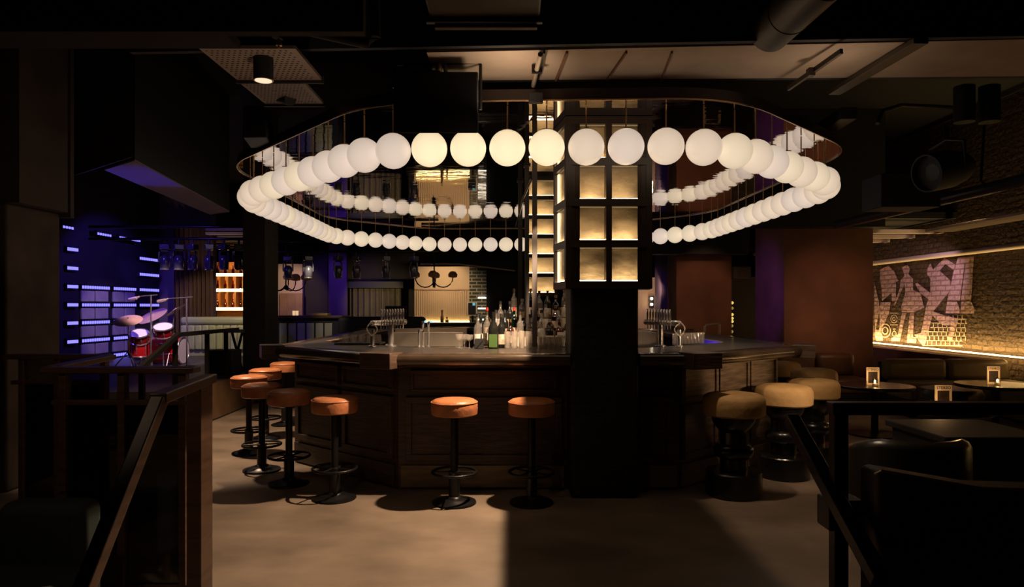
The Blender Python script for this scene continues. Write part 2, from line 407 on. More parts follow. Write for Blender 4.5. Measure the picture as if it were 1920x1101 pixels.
for i in range(NG):
    p = at(t0 + i*step)
    # which side of the octagon
    best = min(range(8), key=lambda k: (Vector(p)-(Vector(RC[k])+Vector(RC[(k+1)%8]))/2).length - .5*(Vector(RC[k])-Vector(RC[(k+1)%8])).length + abs((Vector(RC[(k+1)%8])-Vector(RC[k])).normalized().cross(Vector(p)-Vector(RC[k])))*6 )
    GP.append((p, best))
for k in range(8):
    mem = [p for p,b in GP if b == k]
    dirn = (Vector(RC[(k+1)%8])-Vector(RC[k])).normalized()
    mem.sort(key=lambda p: (p-Vector(RC[k])).dot(dirn))
    for j,p in enumerate(mem):
        lab = 'glowing white globe pendant, %s from the %s, %s of the ring' % (ORD[j+1], FROM[k], SIDES[k])
        if first: g = g0; g.location = (p.x,p.y,GZ); g['label'] = lab; first = False
        else: g = dup(g0, (p.x,p.y,GZ), 0, lab)
        hot = k == 0 and -.75 < p.x < .32
        gi = 3 if hot else random.choice([0,0,1,1,2])
        [c for c in g.children if c.name.startswith('globe')][0].data = gmesh[gi]

# ------------------------------------------------------------------ light boxes
def lightbox(name, label, quad, z0, z1, cols, rows, sides=True, fw=.045, cat='light box'):
    # quad: front-left, front-right, back-right, back-left in plan
    c = Vector((sum(q[0] for q in quad)/4, sum(q[1] for q in quad)/4, z0))
    t = thing(name, label, cat, c)
    def face(a, b, ncol, nrow, first_face):
        a, b = Vector((*a,0)), Vector((*b,0)); d = (b-a); W = d.length; d.normalize(); n = Vector((d.y,-d.x,0))   # outward
        def pt(s, z, o=0): q = a + d*s + n*o; return Vector((q.x,q.y,z))
        H = z1-z0; cw = (W - fw*2*.5*(ncol+1)*2)/ncol if False else (W-fw*(ncol+1))/ncol; ch = (H-fw*1.25*(nrow+1))/nrow; fh = fw*1.25
        dp = .105 if ncol > 1 or not sides else .04; st_ = (-.03,-.05) if dp > .05 else (-.024,-.032)
        fr = MB()
        def slab(s0,s1,za,zb,o0,o1):
            vs = [pt(s0,za,o0),pt(s1,za,o0),pt(s1,za,o1),pt(s0,za,o1),pt(s0,zb,o0),pt(s1,zb,o0),pt(s1,zb,o1),pt(s0,zb,o1)]
            return vs, [(0,1,2,3),(7,6,5,4),(0,4,5,1),(1,5,6,2),(2,6,7,3),(3,7,4,0)]
        for i in range(ncol+1): fr.add(*slab(i*(cw+fw), i*(cw+fw)+fw, z0, z1, 0, -.11))
        for j in range(nrow+1): fr.add(*slab(0, W, z0+j*(ch+fh), z0+j*(ch+fh)+fh, 0.0015, -.11))
        part(fr, 'frame', m_lbframe, t)
        for i in range(ncol):
            for j in range(nrow):
                s0 = fw+i*(cw+fw); za = z0+fh+j*(ch+fh)
                bk = part(MB().add([pt(s0-.01,za-.01,-dp),pt(s0+cw+.01,za-.01,-dp),pt(s0+cw+.01,za+ch+.01,-dp),pt(s0-.01,za+ch+.01,-dp)],[(0,1,2,3)]), 'back_panel', m_gold, t)
                part(MB().add(*slab(s0+.004,s0+cw-.004,za+.001,za+.008,*st_)), 'light_strip', m_strip, bk)
                part(MB().add(*slab(s0+.004 if not first_face else s0+.0, s0+.05 if not first_face else s0+.006,za+.01,za+ch-.01,*((-.06,-.07) if dp > .05 else (-.022,-.030)))), 'edge_strip', m_strip2 if ncol > 1 else m_strip3, bk)
                part(MB().add(*slab(s0+.004,s0+cw-.004,za+ch-.008,za+ch-.001,*st_)), 'light_strip', m_strip4, bk)
                part(MB().add(*slab(s0-.003,s0+cw+.003,za-.003,za+ch+.003,-.012,-.018)), 'glass_pane', m_seed if dp > .05 else m_seedside, t)
    face(quad[0], quad[1], cols, rows, True)
    if sides:
        face(quad[3], quad[0], 1, rows, False); face(quad[1], quad[2], 1, rows, True)
    core = offset([quad[0],quad[1],quad[2],quad[3]], -.115)
    part(MB().prism(core, z0+.01, z1-.002), 'core', m_black, t)
    return t
m_lbframe = M('lightbox_frame', (.035,.022,.016), .4)
m_strip = EM('led_strip_low', (1.,.76,.48), 26.)
m_strip2 = EM('led_strip_edge', (1.,.72,.40), .7)
m_strip3 = EM('led_strip_side', (1.,.78,.5), 3.)
m_strip4 = EM('led_strip_top', (1.,.72,.40), .25)
Yb = 5.21
lightbox('lantern_light_box', 'glowing amber glass lantern box wrapped around the black bar pillar', [(QX(1061,Yb),Yb),(QX(1223,Yb),Yb),(QX(1223,Yb)+.06,5.62),(QX(1061,Yb)-.07,5.62)], QZ(541,Yb), DZ-.004, 2, 4)
Yc = 7.6
lightbox('backlit_wall_panel', 'narrow glowing amber panel with dark crossbars behind the bottle shelves', [(QX(985,Yc),Yc),(QX(1046,Yc),Yc),(QX(1046,Yc),Yc+.3),(QX(985,Yc),Yc+.3)], QZ(556,Yc), DZ-.004, 1, 6, False, .035)

# shelf posts
for k,(x,Y,w) in enumerate(((1002.5,6.25,.045),(988,7.05,.045),(975.5,7.9,.05))):
    X = QX(x,Y)
    tag(part(MB().box((X-w/2,Y-w/2,(1.132,1.252,0)[k]),(X+w/2,Y+w/2,DZ-.004)).box((X-w*.8,Y-w*.8,DZ-.02),(X+w*.8,Y+w*.8,DZ-.004)), 'steel_support_post', m_grey), ['grey steel post nearest the bar front, rising from counter to mirrored canopy','second grey steel post, just behind the bottle shelf corner','rearmost grey steel post of the bottle gantry'][k], 'post', 'gantry posts')
tag(part(MB().tube([(QX(997,6.3),6.3,QZ(335,6.3)),(QX(981,6.9),6.9,QZ(372,6.9)),(QX(968,7.8),7.8,QZ(425,7.8))],.012), 'slanted_gantry_rail', m_grey), 'thin slanting steel rail linking the gantry posts', 'rail')

# ------------------------------------------------------------------ bar
TOPZ = 1.13
O = [(-1.02,5.33),(1.47,5.33),(2.78,6.5),(2.74,10.9),(1.45,12.3),(-1.2,12.3),(-2.35,11.1),(-2.25,6.4)]
I = [(-.70,6.12),(1.18,6.12),(2.15,7.0),(2.15,10.6),(1.2,11.7),(-1.0,11.7),(-1.92,10.8),(-1.92,7.1)]
bt = thing('octagonal_countertop', 'dark polished wooden bar top running round the octagonal island bar', 'bar top', (.2,8.8,TOPZ-.1))
O2 = [O[0],(.452,5.33),(.452,5.875),(.996,5.875),(.996,5.33)]+O[1:]
I2 = [I[0],(.2,6.12),(.35,6.12),(.85,6.12),(1.,6.12)]+I[1:]
part(MB().ringprism(O2, I2, TOPZ-.05, TOPZ), 'top_slab', m_top, bt)
for i in range(8):                      # rounded nosing along each run
    a, b = Vector((*O[i],0)), Vector((*O[(i+1)%8],0)); d = (b-a).normalized(); n = Vector((d.y,-d.x,0))
    a2, b2 = a+d*.1, b-d*.1
    if i == 0: runs = ((a2, Vector((.452,a.y,0))), (Vector((.996,a.y,0)), b2))
    else: runs = ((a2,b2),)
    for (p,q) in runs:
        m = MB(); pr = []
        for j in range(11):
            t = PI/2 - PI*j/10; pr.append((.045*math.cos(t), TOPZ-.047+.05*math.sin(t)))
        pr += [(-.1,TOPZ-.097),(-.1,TOPZ+.003)]
        vs = []
        for e in (p,q):
            for o_,z in pr: vs.append(Vector((e.x+n.x*o_, e.y+n.y*o_, z)))
        k = len(pr)
        m.add(vs, [(j,(j+1)%k,k+(j+1)%k,k+j) for j in range(k)]+[tuple(range(k-1,-1,-1)),tuple(range(k,2*k))])
        part(m, 'nosing', m_nose, bt)
    c = a                                # square block at each corner
    ang = math.atan2(d.y,d.x)
    ap = Vector((*O[i-1],0)); d0 = (a-ap).normalized(); bis = (d0+d).normalized(); R = Matrix.Rotation(math.atan2(bis.y,bis.x),3,'Z')
    part(MB().cbox((a.x,a.y,TOPZ-.05),(.27,.2,.125),R), 'corner_block', m_wood, bt, .006)
part(MB().bar((-1.93,7.15,TOPZ+.004),(-1.93,10.7,TOPZ+.004),.05,.012), 'inner_edge_strip', m_stain, bt)
part(MB().bar((2.16,7.05,TOPZ+.004),(2.16,10.5,TOPZ+.004),.04,.012), 'inner_edge_strip', m_stain, bt)

B = [(-.93,5.6),(1.37,5.6),(2.56,6.66),(2.5,10.8),(1.3,12.05),(-1.1,12.05),(-2.15,10.95),(-2.1,6.6)]
BI = offset(B, -.1)
bb = thing('bar_counter', 'octagonal island bar base of dark oak panels with a paler kick board', 'bar counter', (.2,8.8,0))
B2 = [B[0],(.452,5.6),(.452,5.697),(.996,5.697),(.996,5.6)]+B[1:]
BI2 = [BI[0],(.40,5.7),(.42,5.7),(1.01,5.7),(1.03,5.7)]+BI[1:]
part(MB().ringprism(B2, BI2, 0.0, TOPZ-.055), 'carcass', m_wood, bb)
def facepanel(i, s0, s1, z0, z1, mat, name, th=.02, frame=None):
    a, b = Vector((*B[i],0)), Vector((*B[(i+1)%8],0)); d = (b-a); W = d.length; d.normalize(); n = Vector((d.y,-d.x,0))
    def sl(m,sa,sb,za,zb,o0,o1):
        vs=[]
        for z in (za,zb):
            for s_,o_ in ((sa,o1),(sb,o1),(sb,o0),(sa,o0)):
                q = a+d*s_+n*o_; vs.append(Vector((q.x,q.y,z)))
        m.add(vs,[(3,2,1,0),(4,5,6,7),(0,1,5,4),(1,2,6,5),(2,3,7,6),(3,0,4,7)])
    m = MB(); sl(m,s0,s1,z0,z1,0,th)
    pn = part(m, name, mat, bb, .003)
    if frame:
        fr = MB(); w = frame; t2 = th+.018
        sl(fr,s0,s1,z0,z0+w,th,t2); sl(fr,s0,s1,z1-w,z1,th,t2); sl(fr,s0,s0+w,z0+w,z1-w,th,t2); sl(fr,s1-w,s1,z0+w,z1-w,th,t2)
        part(fr, 'panel_frame', mat, pn, .004)
W = 2.3
facepanel(0,.02,1.36,.02,.20,m_kick,'kick_board'); facepanel(0,1.95,2.28,.02,.20,m_kick,'kick_board')
facepanel(0,.10,1.30,.80,.98,m_wood,'upper_panel',.015,.025)
facepanel(0,.06,1.34,.24,.76,m_wood,'lower_panel',.012,.05)
facepanel(0,1.97,2.24,.24,.76,m_wood,'lower_panel',.012,.04)
facepanel(0,1.97,2.24,.80,.98,m_wood,'upper_panel',.012,.025)
for k in range(3):                                     # right chamfer: three worn oak panels
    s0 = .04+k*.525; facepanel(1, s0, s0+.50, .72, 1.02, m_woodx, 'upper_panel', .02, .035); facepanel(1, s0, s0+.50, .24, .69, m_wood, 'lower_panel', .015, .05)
facepanel(1,.02,1.58,.02,.20,m_kick,'kick_board')
for k in range(2):
    s0 = .06+k*.74; facepanel(7, s0, s0+.68, .80, .98, m_wood, 'upper_panel', .015, .03); facepanel(7, s0, s0+.68, .24, .76, m_wood, 'lower_panel', .015, .05)
facepanel(7,.02,1.5,.02,.20,m_wood,'kick_board')
for k in range(5):
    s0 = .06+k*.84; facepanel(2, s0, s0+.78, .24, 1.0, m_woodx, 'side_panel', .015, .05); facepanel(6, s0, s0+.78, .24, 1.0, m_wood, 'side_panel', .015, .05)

# back-bar island inside the ring with stepped bottle tiers
ib = thing('bottle_tier_stand', 'stepped dark stand inside the bar carrying rows of liquor bottles', 'bottle stand', (.2,7,0))
part(MB().box((-.36,6.42,0),(.78,7.42,1.02)), 'cabinet', m_wood, ib, .005)
TIER = [(6.55,1.13),(6.78,1.17),(7.0,1.26),(7.22,1.37)]
part(MB().box((-.36,6.42,1.02),(.78,6.66,1.12)), 'tier', m_wood, ib, .003)
part(MB().box((-.30,6.66,1.02),(.78,6.89,1.16)), 'tier', m_wood, ib, .003)
part(MB().box((-.16,6.89,1.02),(.78,7.11,1.25)), 'tier', m_wood, ib, .003)
part(MB().box((-.02,7.11,1.02),(.78,7.34,1.36)), 'tier', m_wood, ib, .003)

# ---- bottles
def bottle_proto(prof, bodym, capm, labm, lz, name='liquor_bottle'):
    t = thing(name, '', 'bottle', (0,0,0), 'liquor bottles on the bar tiers', local=True)
    part(MB().lathe(prof,14), 'body', bodym, t)
    r, z = prof[-1]; part(MB().lathe([(r*1.15,z-.012),(r*1.15,z+.018),(r*.8,z+.02)],10), 'cap', capm, t)
    R = max(p[0] for p in prof); m = MB()
    n = 14
    m.lathe([(R*1.015,lz[0]),(R*1.03,lz[0]),(R*1.03,lz[1]),(R*1.015,lz[1])],n); part(m, 'label', labm, t)
    return t
P1 = [(.034,0),(.037,.006),(.037,.17),(.034,.19),(.014,.225),(.013,.285)]
P2 = [(.038,0),(.040,.008),(.040,.13),(.034,.16),(.015,.185),(.014,.24)]
P3 = [(.032,0),(.034,.006),(.034,.20),(.028,.225),(.013,.25),(.012,.31)]
P4 = [(.038,0),(.041,.01),(.042,.09),(.034,.14),(.016,.165),(.015,.2)]
bt_defs = [('clear', P1, m_drink, m_labelw), ('green', P3, m_green, m_label), ('amber', P2, m_amber, m_label), ('squat clear', P4, m_drink, m_label), ('black', P1, m_dkglass, m_label), ('frosted', P3, m_frost, m_frost), ('tall clear', P3, m_drink, m_label), ('dark squat', P2, m_dkglass, m_labelw)]
caps = [m_black, m_labelr, m_brass, m_steel]
protos = {}
TN = ['lowest','second','third','top']
def put_bottle(kind, loc, label, group='liquor bottles on the bar tiers'):
    if kind not in protos:
        nm, pr, bm, lm = bt_defs[kind]
        H = pr[-1][1]
        t = bottle_proto(pr, bm, caps[kind%4], lm, (.03, min(.13, H*.42)))
        protos[kind] = t; t.location = loc; t['label'] = label; t['group'] = group
        return t
    return dup(protos[kind], loc, random.random()*6, label, group)
rows = [(0,6.56,1.12,-.30,.74,12),(1,6.79,1.16,-.25,.74,12),(2,7.0,1.25,-.12,.73,10),(3,7.22,1.36,.02,.73,9)]
seqs = [[4,2,3,2,6,0,3,7,2,3,5],[1,0,4,1,2,4,0,2,6,2,3],[0,4,1,4,2,0,2,6,0],[6,3,1,0,4,2,6,0]]
for (ti,Y,z,x0,x1,n) in rows:
    nb = 0
    for k in range(n):
        kd = seqs[ti][k % len(seqs[ti])]
        x = x0 + (x1-x0)*k/(n-1) + random.uniform(-.003,.003)
        if ti == 2 and abs(x-QX(988,7.05)) < .085: continue
        nb += 1
        put_bottle(kd, (x, Y+random.uniform(-.012,.012), z+.002), '%s glass bottle, %s from the left on the %s tier of the bar stand' % (bt_defs[kd][0], ORD[nb], TN[ti]))
# the big champagne-style bottle with the green label, on the counter by the glasses
t = thing('wine_bottle', 'large dark wine bottle with a square green label beside the tall glasses', 'bottle', (QX(925,6.02),6.02,TOPZ+.0015), local=True)
part(MB().lathe([(.045,0),(.047,.01),(.047,.15),(.04,.19),(.017,.235),(.016,.31)],20), 'body', m_dkglass, t)
part(MB().box((-.035,-.052,.012),(.035,-.044,.125)), 'label', m_labelg, t)
part(MB().lathe([(.019,.25),(.019,.315),(.012,.32)],12), 'foil', m_iron, t)
for k,(x,Y) in enumerate(((896,6.22),(913,6.2),(940,6.165))):
    put_bottle((0,6,4)[k], (QX(x,Y),Y,TOPZ), ['clear bottle at the left end beside the green-labelled wine bottle','tall clear bottle just left of the green-labelled wine bottle','black bottle between green-labelled wine bottle and tall glasses'][k])
# cards propped on the tier
for k,(x,Y,w) in enumerate(((966,6.38,.07),(985,6.38,.06),(1052,6.38,.07))):
    X = QX(x,Y); t = thing('price_card', ['small white price card behind the tall glasses, first from the left','small white price card next to the nearest steel post','white drinks card lettered GIN beside the pillar'][k], 'card', (X,Y,TOPZ), 'price cards')
    part(MB().box((X-w/2,Y,TOPZ),(X+w/2,Y+.012,TOPZ+.085 if k<2 else TOPZ+.13)), 'card', m_labelw, t)
    # shelf under the cards
    if k == 2:
        c = bpy.data.curves.new('lettering','FONT'); c.body = 'GIN'; c.size = .04; c.align_x = 'CENTER'; c.extrude = .0005
        o = bpy.data.objects.new('lettering', c); C.objects.link(o); o.parent = t; o.location = (0,-.002,.075); o.rotation_euler = (PI/2,0,0); c.materials.append(m_ink)
sh = tag(part(MB().box((-.36,6.20,0),(.44,6.415,TOPZ)), 'speed_rail_cabinet', m_wood, None, .004), 'low dark cabinet between bar top and bottle stand', 'cabinet')
# glasses
def glass_proto(name, r0, r1, h):
    m = MB().lathe([(r0*.9,0),(r0,.004),(r1,h),(r1*.94,h),(r0*.9,.012)],16)
    return m
hg = None
k = 0
for r,(Y,n) in enumerate(((5.98,4),(6.055,4))):
    for j in range(n):
        x = QX(951+ j*13.2 + r*1.5, 6.0)
        lab = 'tall clear highball glass, %s from the left in the %s row beside the wine bottle' % (ORD[j+1], ('front','rear')[r])
        if hg is None: hg = tag(part(glass_proto('g',.024,.028,.15), 'highball_glass', m_drink), lab, 'glass', 'highball glasses'); hg.location = (x,Y,TOPZ)
        else: dup(hg, (x,Y,TOPZ), 0, lab)
tg = None
for r,(Y,n) in enumerate(((5.93,6),(6.03,6),(6.12,6))):
    for j in range(n):
        x = QX(1013+ j*9.2 + (r%2)*4, 5.95)
        if x > .44: continue
        lab = 'short cut tumbler, %s from the left in the %s row against the black pillar' % (ORD[j+1], ('front','middle','rear')[r])
        if tg is None: tg = tag(part(MB().lathe([(.015,0),(.017,.006),(.0205,.05),(.0205,.1),(.019,.1),(.016,.012)],12), 'tumbler_glass', m_drink), lab, 'glass', 'tumblers'); tg.location = (x,Y,TOPZ)
        else: dup(tg, (x,Y,TOPZ), 0, lab)
# coupe glasses left of the bottles
cg = None
for j,(x,Y) in enumerate(((862,6.05),(871,6.15),(880,6.05),(860,6.2))):
    lab = 'small stemmed glass, %s of the cluster at the left of the wine bottle' % ORD[j+1]
    if cg is None: cg = tag(part(MB().lathe([(.03,0),(.03,.003),(.005,.008),(.004,.06),(.03,.08),(.036,.12),(.034,.12),(.004,.07)],14), 'stemmed_glass', m_drink), lab, 'glass', 'stemmed glasses'); cg.location = (QX(x,Y),Y,TOPZ)
    else: dup(cg, (QX(x,Y),Y,TOPZ), 0, lab)
tag(part(MB().box((QX(890,6.0),5.98,TOPZ+.001),(QX(906,6.0),6.1,TOPZ+.085)).bar((QX(892,5.97),5.97,TOPZ+.005),(QX(908,5.97),5.97,TOPZ+.09),.006,.006), 'napkin_caddy', m_black, None, .004), 'small black napkin caddy on the counter beside the stemmed glasses', 'caddy')

# beer towers
def tower(name, label, X, Y, side):
    t = thing(name, label, 'beer tap', (X,Y,TOPZ))
    z = TOPZ+.0015
    part(MB().lathe([(.055,z),(.055,z+.012),(.028,z+.02),(.026,z+.20)],18,(X,Y,0)), 'column', m_chrome, t)
    part(MB().lathe([(.04,z),(.04,z+.01),(.022,z+.018),(.02,z+.16)],18,(X-side*.16,Y-.05,0)), 'column', m_chrome, t)
    a = Vector((X-side*.16,Y-.05,z+.215)); b = Vector((X+side*.11,Y+.1,z+.225)); 
    part(MB().cyl(a,b,.026,n=16).sphere(a,.026).sphere(b,.026), 'manifold', m_chrome, t)
    for k in range(9):
        f = .30+.085*k; p = a.lerp(b,f)
        part(MB().cyl(p+Vector((0,-.035,-.01)),p+Vector((0,-.035,.018)),.006,n=8).cyl(p+Vector((0,-.01,0)),p+Vector((0,-.045,0)),.006,n=8).lathe([(.006,.018),(.0085,.03),(.0095,.12),(.006,.125)],10,p+Vector((0,-.035,0))), 'tap_handle', m_chrome, t)
        part(MB().cyl(p+Vector((0,-.05,-.005)),p+Vector((0,-.055,-.06)),.005,n=8), 'spout', m_chrome, t)
    c = Vector((X-side*.16,Y-.05,z+.20))
    lp = [c+Vector((side*.03,-.03,.03))]
    for k in range(13):
        u = k/12*PI; lp.append(c+Vector((-side*(.045*math.sin(u)),-.03,.03-.13*(k/12))))
    part(MB().tube(lp,.006), 'hose', m_labelw, t)
    lp2 = [c+Vector((side*(.05*math.sin(k/10*PI)),-.035,.02-.12*(k/10))) for k in range(11)]
    part(MB().tube(lp2,.006), 'hose', m_labelw, t)
    return t
tower('beer_tap_tower', 'chrome beer tap tower with upright handles at the left bar corner', QX(733,6.3), 6.3, 1)
tower('beer_tap_tower', 'chrome beer tap tower with upright handles right of the black pillar', QX(1238,6.25), 6.25, -1)
TOPZ += .0015
t = thing('water_tap_stand', 'tall chrome water taps with small blue knobs beside the sink', 'tap', (QX(795,6.2),6.2,TOPZ))
for k,(dx,h) in enumerate(((-.035,.16),(0,.235),(.05,.235))):
    X = QX(793,6.2)+dx
    part(MB().cyl((X,6.2,TOPZ),(X,6.2,TOPZ+h),.011,n=12).cyl((X,6.2,TOPZ+h-.01),(X+.03,6.12,TOPZ+h-.004),.009,n=10).lathe([(.02,TOPZ),(.02,TOPZ+.01),(.012,TOPZ+.015)],14,(X,6.2,0)), 'spout_pipe', m_chrome, t)
    if k: part(MB().sphere((X+.035,6.115,TOPZ+h),.010), 'blue_knob', EM('blue_dot%d'%k,(.2,.5,1.),2.2), t)  # blue knobs given a glow of their own, not lamps
TOPZ -= .0015
# stainless sink run at the back of the work area
sk = thing('steel_sink_unit', 'stainless sink unit with splash back across the inside of the bar', 'sink unit', (QX(790,8.0),8.3,0))
part(MB().box((QX(722,8),8.0,0),(QX(868,8),8.7,1.06)), 'cabinet', m_steel, sk, .01)
part(MB().box((QX(722,8),8.68,1.06),(QX(868,8),8.74,1.22)), 'splash_back', m_steel, sk)
part(MB().box((QX(732,8),7.99,1.03),(QX(868,8),8.02,1.2)), 'front_lip', m_steel, sk, .004)
sk2 = tag(part(MB().box((QX(1170,8),8.0,0),(QX(1232,8),8.7,1.2)), 'steel_ice_well', m_steel, None, .01), 'stainless ice well inside the bar right of the pillar', 'ice well')
# glass rack left and glasses right
TOPZ += .0015
tr = thing('glass_drying_tray', 'dark tray of upturned glasses on the inner left of the bar', 'tray', (QX(668,6.75),6.75,TOPZ))
part(MB().box((-1.72,6.6,TOPZ),(-1.28,6.9,TOPZ+.015)), 'tray', m_iron, tr, .004)
gi = 0; ug = None
for r in range(2):
    for j in range(5):
        lab = 'upturned tumbler, %s from the left in the %s row of the dark drying tray' % (ORD[j+1], ('front','rear')[r])
        loc = (-1.66+j*.082, 6.68+r*.12, TOPZ+.015)
        if ug is None: ug = tag(part(MB().lathe([(.033,0),(.027,.075),(.025,.075),(.031,0)],12,closed=True), 'upturned_glass', m_drink), lab, 'glass', 'upturned glasses'); ug.location = loc
        else: dup(ug, loc, 0, lab)
TOPZ -= .0015
rg = None
for r in range(2):
    for j in range(9):
        x = 1262+j*8.2+r*4; Y = 6.55+r*.1+j*.03
        lab = 'clear beer glass, %s from the pillar in the %s row by the right tap tower' % (ORD[j+1], ('front','rear')[r])
        loc = (QX(x,6.6),Y,TOPZ)
        if rg is None: rg = tag(part(glass_proto('g',.017,.0205,.11), 'beer_glass', m_drink), lab, 'glass', 'beer glasses by the right taps'); rg.location = loc
        else: dup(rg, loc, 0, lab)

# ------------------------------------------------------------------ stools
def stool_round(loc, label):
    t = thing('bar_stool', label, 'bar stool', loc, 'cognac leather bar stools', local=True)
    r = .178; z1 = .80
    seat = [(.05,z1-.125),(r-.012,z1-.125),(r-.002,z1-.117),(r+.001,z1-.08),(r-.001,z1-.035),(r-.010,z1-.018),(r-.03,z1-.007),(r*.5,z1),(.002,z1+.001)]
    st = part(MB().lathe(seat,40), 'seat', m_leather, t)
    part(MB().torus((0,0,0),r-.002,.004,40,8,z=z1-.028), 'piping', m_leather, st)
    part(MB().lathe([(.09,z1-.14),(.09,z1-.125)],24), 'seat_plate', m_iron, t)
    part(MB().cyl((0,0,.22),(0,0,z1-.14),.029,n=20), 'pole', m_iron, t)
    part(MB().cyl((0,0,.04),(0,0,.24),.042,n=20).lathe([(.042,.23),(.046,.235),(.046,.245),(.03,.25)],20), 'sleeve', m_iron, t)
    fr = MB().torus((0,0,0),.168,.011,40,10,z=.238)
    for a in (0,PI/2,PI,1.5*PI): fr.cyl((.04*math.cos(a),.04*math.sin(a),.238),(.165*math.cos(a),.165*math.sin(a),.238),.007,n=8)
    part(fr, 'foot_ring', m_iron, t)
    part(MB().lathe([(.165,0),(.168,.004),(.165,.014),(.11,.024),(.1,.034),(.062,.04),(.055,.052),(.042,.058)],40), 'base', m_iron, t)
    return t
SP = [((-.44,5.21,0),'cognac leather bar stool at the bar front, left of the pair by the pillar'),
      ((.149,5.21,0),'cognac leather bar stool standing nearest the black pillar'),
      ((-1.385,5.33,0),'cognac leather bar stool at the left front corner of the bar'),
      ((-1.885,5.77,0),'cognac leather bar stool on the diagonal, second from the front corner'),
      ((-2.29,6.25,0),'cognac leather bar stool on the diagonal, third from the front corner'),
      ((-2.69,6.98,0),'cognac leather bar stool on the left side of the bar, first past the diagonal'),
      ((-2.80,7.75,0),'cognac leather bar stool on the left side, second past the diagonal'),
      ((-2.88,8.65,0),'cognac leather bar stool farthest along the left side of the bar')]
s0 = None
for loc,lab in SP:
    if s0 is None: s0 = stool_round(loc, lab)
    else: dup(s0, loc, random.random()*1.5, lab)
def stool_tan(loc, label):
    t = thing('turned_bar_stool', label, 'bar stool', loc, 'tan bar stools on turned pedestals', local=True)
    r = .245; z1 = .81
    part(MB().lathe([(.05,z1-.175),(r-.02,z1-.175),(r-.004,z1-.162),(r,z1-.10),(r-.003,z1-.05),(r-.018,z1-.022),(r-.05,z1-.006),(r*.5,z1+.004),(.002,z1+.006)],44), 'seat', m_suede, t)
    part(MB().lathe([(.10,.50),(.11,.505),(.155,.56),(.17,.60),(.175,z1-.175)],36), 'cup', m_gloss, t)
    part(MB().lathe([(.108,.19),(.108,.51)],32), 'shaft', m_gloss, t)
    ring = [(.108+.05*math.cos(-PI/2+PI*j/12), .355+.06*math.sin(-PI/2+PI*j/12)) for j in range(13)]
    part(MB().lathe([(.1,.295)]+ring+[(.1,.415)],36), 'collar', m_gloss, t)
    part(MB().lathe([(.21,0),(.218,.008),(.218,.185),(.21,.195),(.12,.2)],40), 'base', m_gloss, t)
    return t
TP = [((1.77,5.45,0),'tan suede stool on a black turned pedestal, nearest on the right diagonal'),
      ((2.40,6.03,0),'tan suede stool on a black turned pedestal, second on the right diagonal'),
      ((2.86,6.50,0),'tan suede stool on a black turned pedestal at the right corner of the bar'),
      ((3.36,7.6,0),'tan suede stool, first along the right side of the bar'),
      ((3.36,8.55,0),'tan suede stool, second along the right side of the bar')]
s0 = None
for loc,lab in TP:
    if s0 is None: s0 = stool_tan(loc, lab)
    else: dup(s0, loc, random.random()*1.5, lab)

# ------------------------------------------------------------------ left front: booth partition, handrail, dark seat
Yp = 3.4
def partition(name, label, Y, x0, x1, ztop, posts, bottom=0.0):
    t = thing(name, label, 'partition', (QX((x0+x1)/2,Y),Y,0))
    X0, X1 = QX(x0,Y), QX(x1,Y)
    part(MB().box((X0-.02,Y-.045,ztop-.03),(X1+.02,Y+.045,ztop)), 'cap', m_woodp, t, .006)
    pw = .035
    xs = [QX(p,Y) for p in posts]
    for x in xs: part(MB().box((x-pw/2,Y-.025,0),(x+pw/2,Y+.025,ztop-.03)), 'post', m_woodp, t, .004)
    part(MB().box((X0+.02,Y-.02,ztop-.19),(X1-.02,Y+.02,ztop-.165)), 'mid_rail', m_woodp, t, .003)
    part(MB().box((X0+.02,Y-.02,.02),(X1-.02,Y+.02,.12)), 'bottom_rail', m_woodp, t, .003)
    for a,b in zip(xs,xs[1:]):
        part(MB().box((a+pw/2-.002,Y-.004,ztop-.167),(b-pw/2+.002,Y+.004,ztop-.028)), 'upper_pane', m_pane, t)
        part(MB().box((a+pw/2-.002,Y-.004,.118),(b-pw/2+.002,Y+.004,ztop-.188)), 'lower_pane', m_panedark, t)
    return t
m_woodp = M('walnut_frame', (.075,.036,.019), .38, var=.4, scale=5, stretch=(1,1,8))
partition('glazed_booth_partition', 'walnut framed glass booth partition at the lower left, nearest the camera', Yp, 92, 362, 1.2, (122,231,345))
partition('glazed_booth_partition', 'second walnut framed glass partition behind, beside the concrete column', 4.3, 18, 200, 1.2, (44,110,196))
tag(part(MB().bar((QX(100,3.46),3.46,1.185),(QX(205,4.26),4.26,1.185),.08,.03), 'booth_cap_rail', m_woodp, None, .004), 'dark cap rail joining the two glazed booth partitions', 'rail')
t = thing('stair_handrail', 'dark handrail and newel post descending at the lower left', 'handrail', (-1.33,3.04,0))
part(MB().box((-1.45,3.04,0),(-1.385,3.16,1.16)), 'newel_post', m_woodp, t, .004)
part(MB().bar((-1.40,3.17,1.168),(-1.275,2.456,1.168),.06,.04), 'top_rail', m_woodp, t, .006)
part(MB().bar((-1.275,2.47,1.165),(-1.275,1.95,.56),.05,.05), 'sloping_rail', m_woodp, t, .006)
part(MB().box((-1.50,3.16,0),(-1.47,3.345,1.14)), 'side_board', m_wood, t, .004)
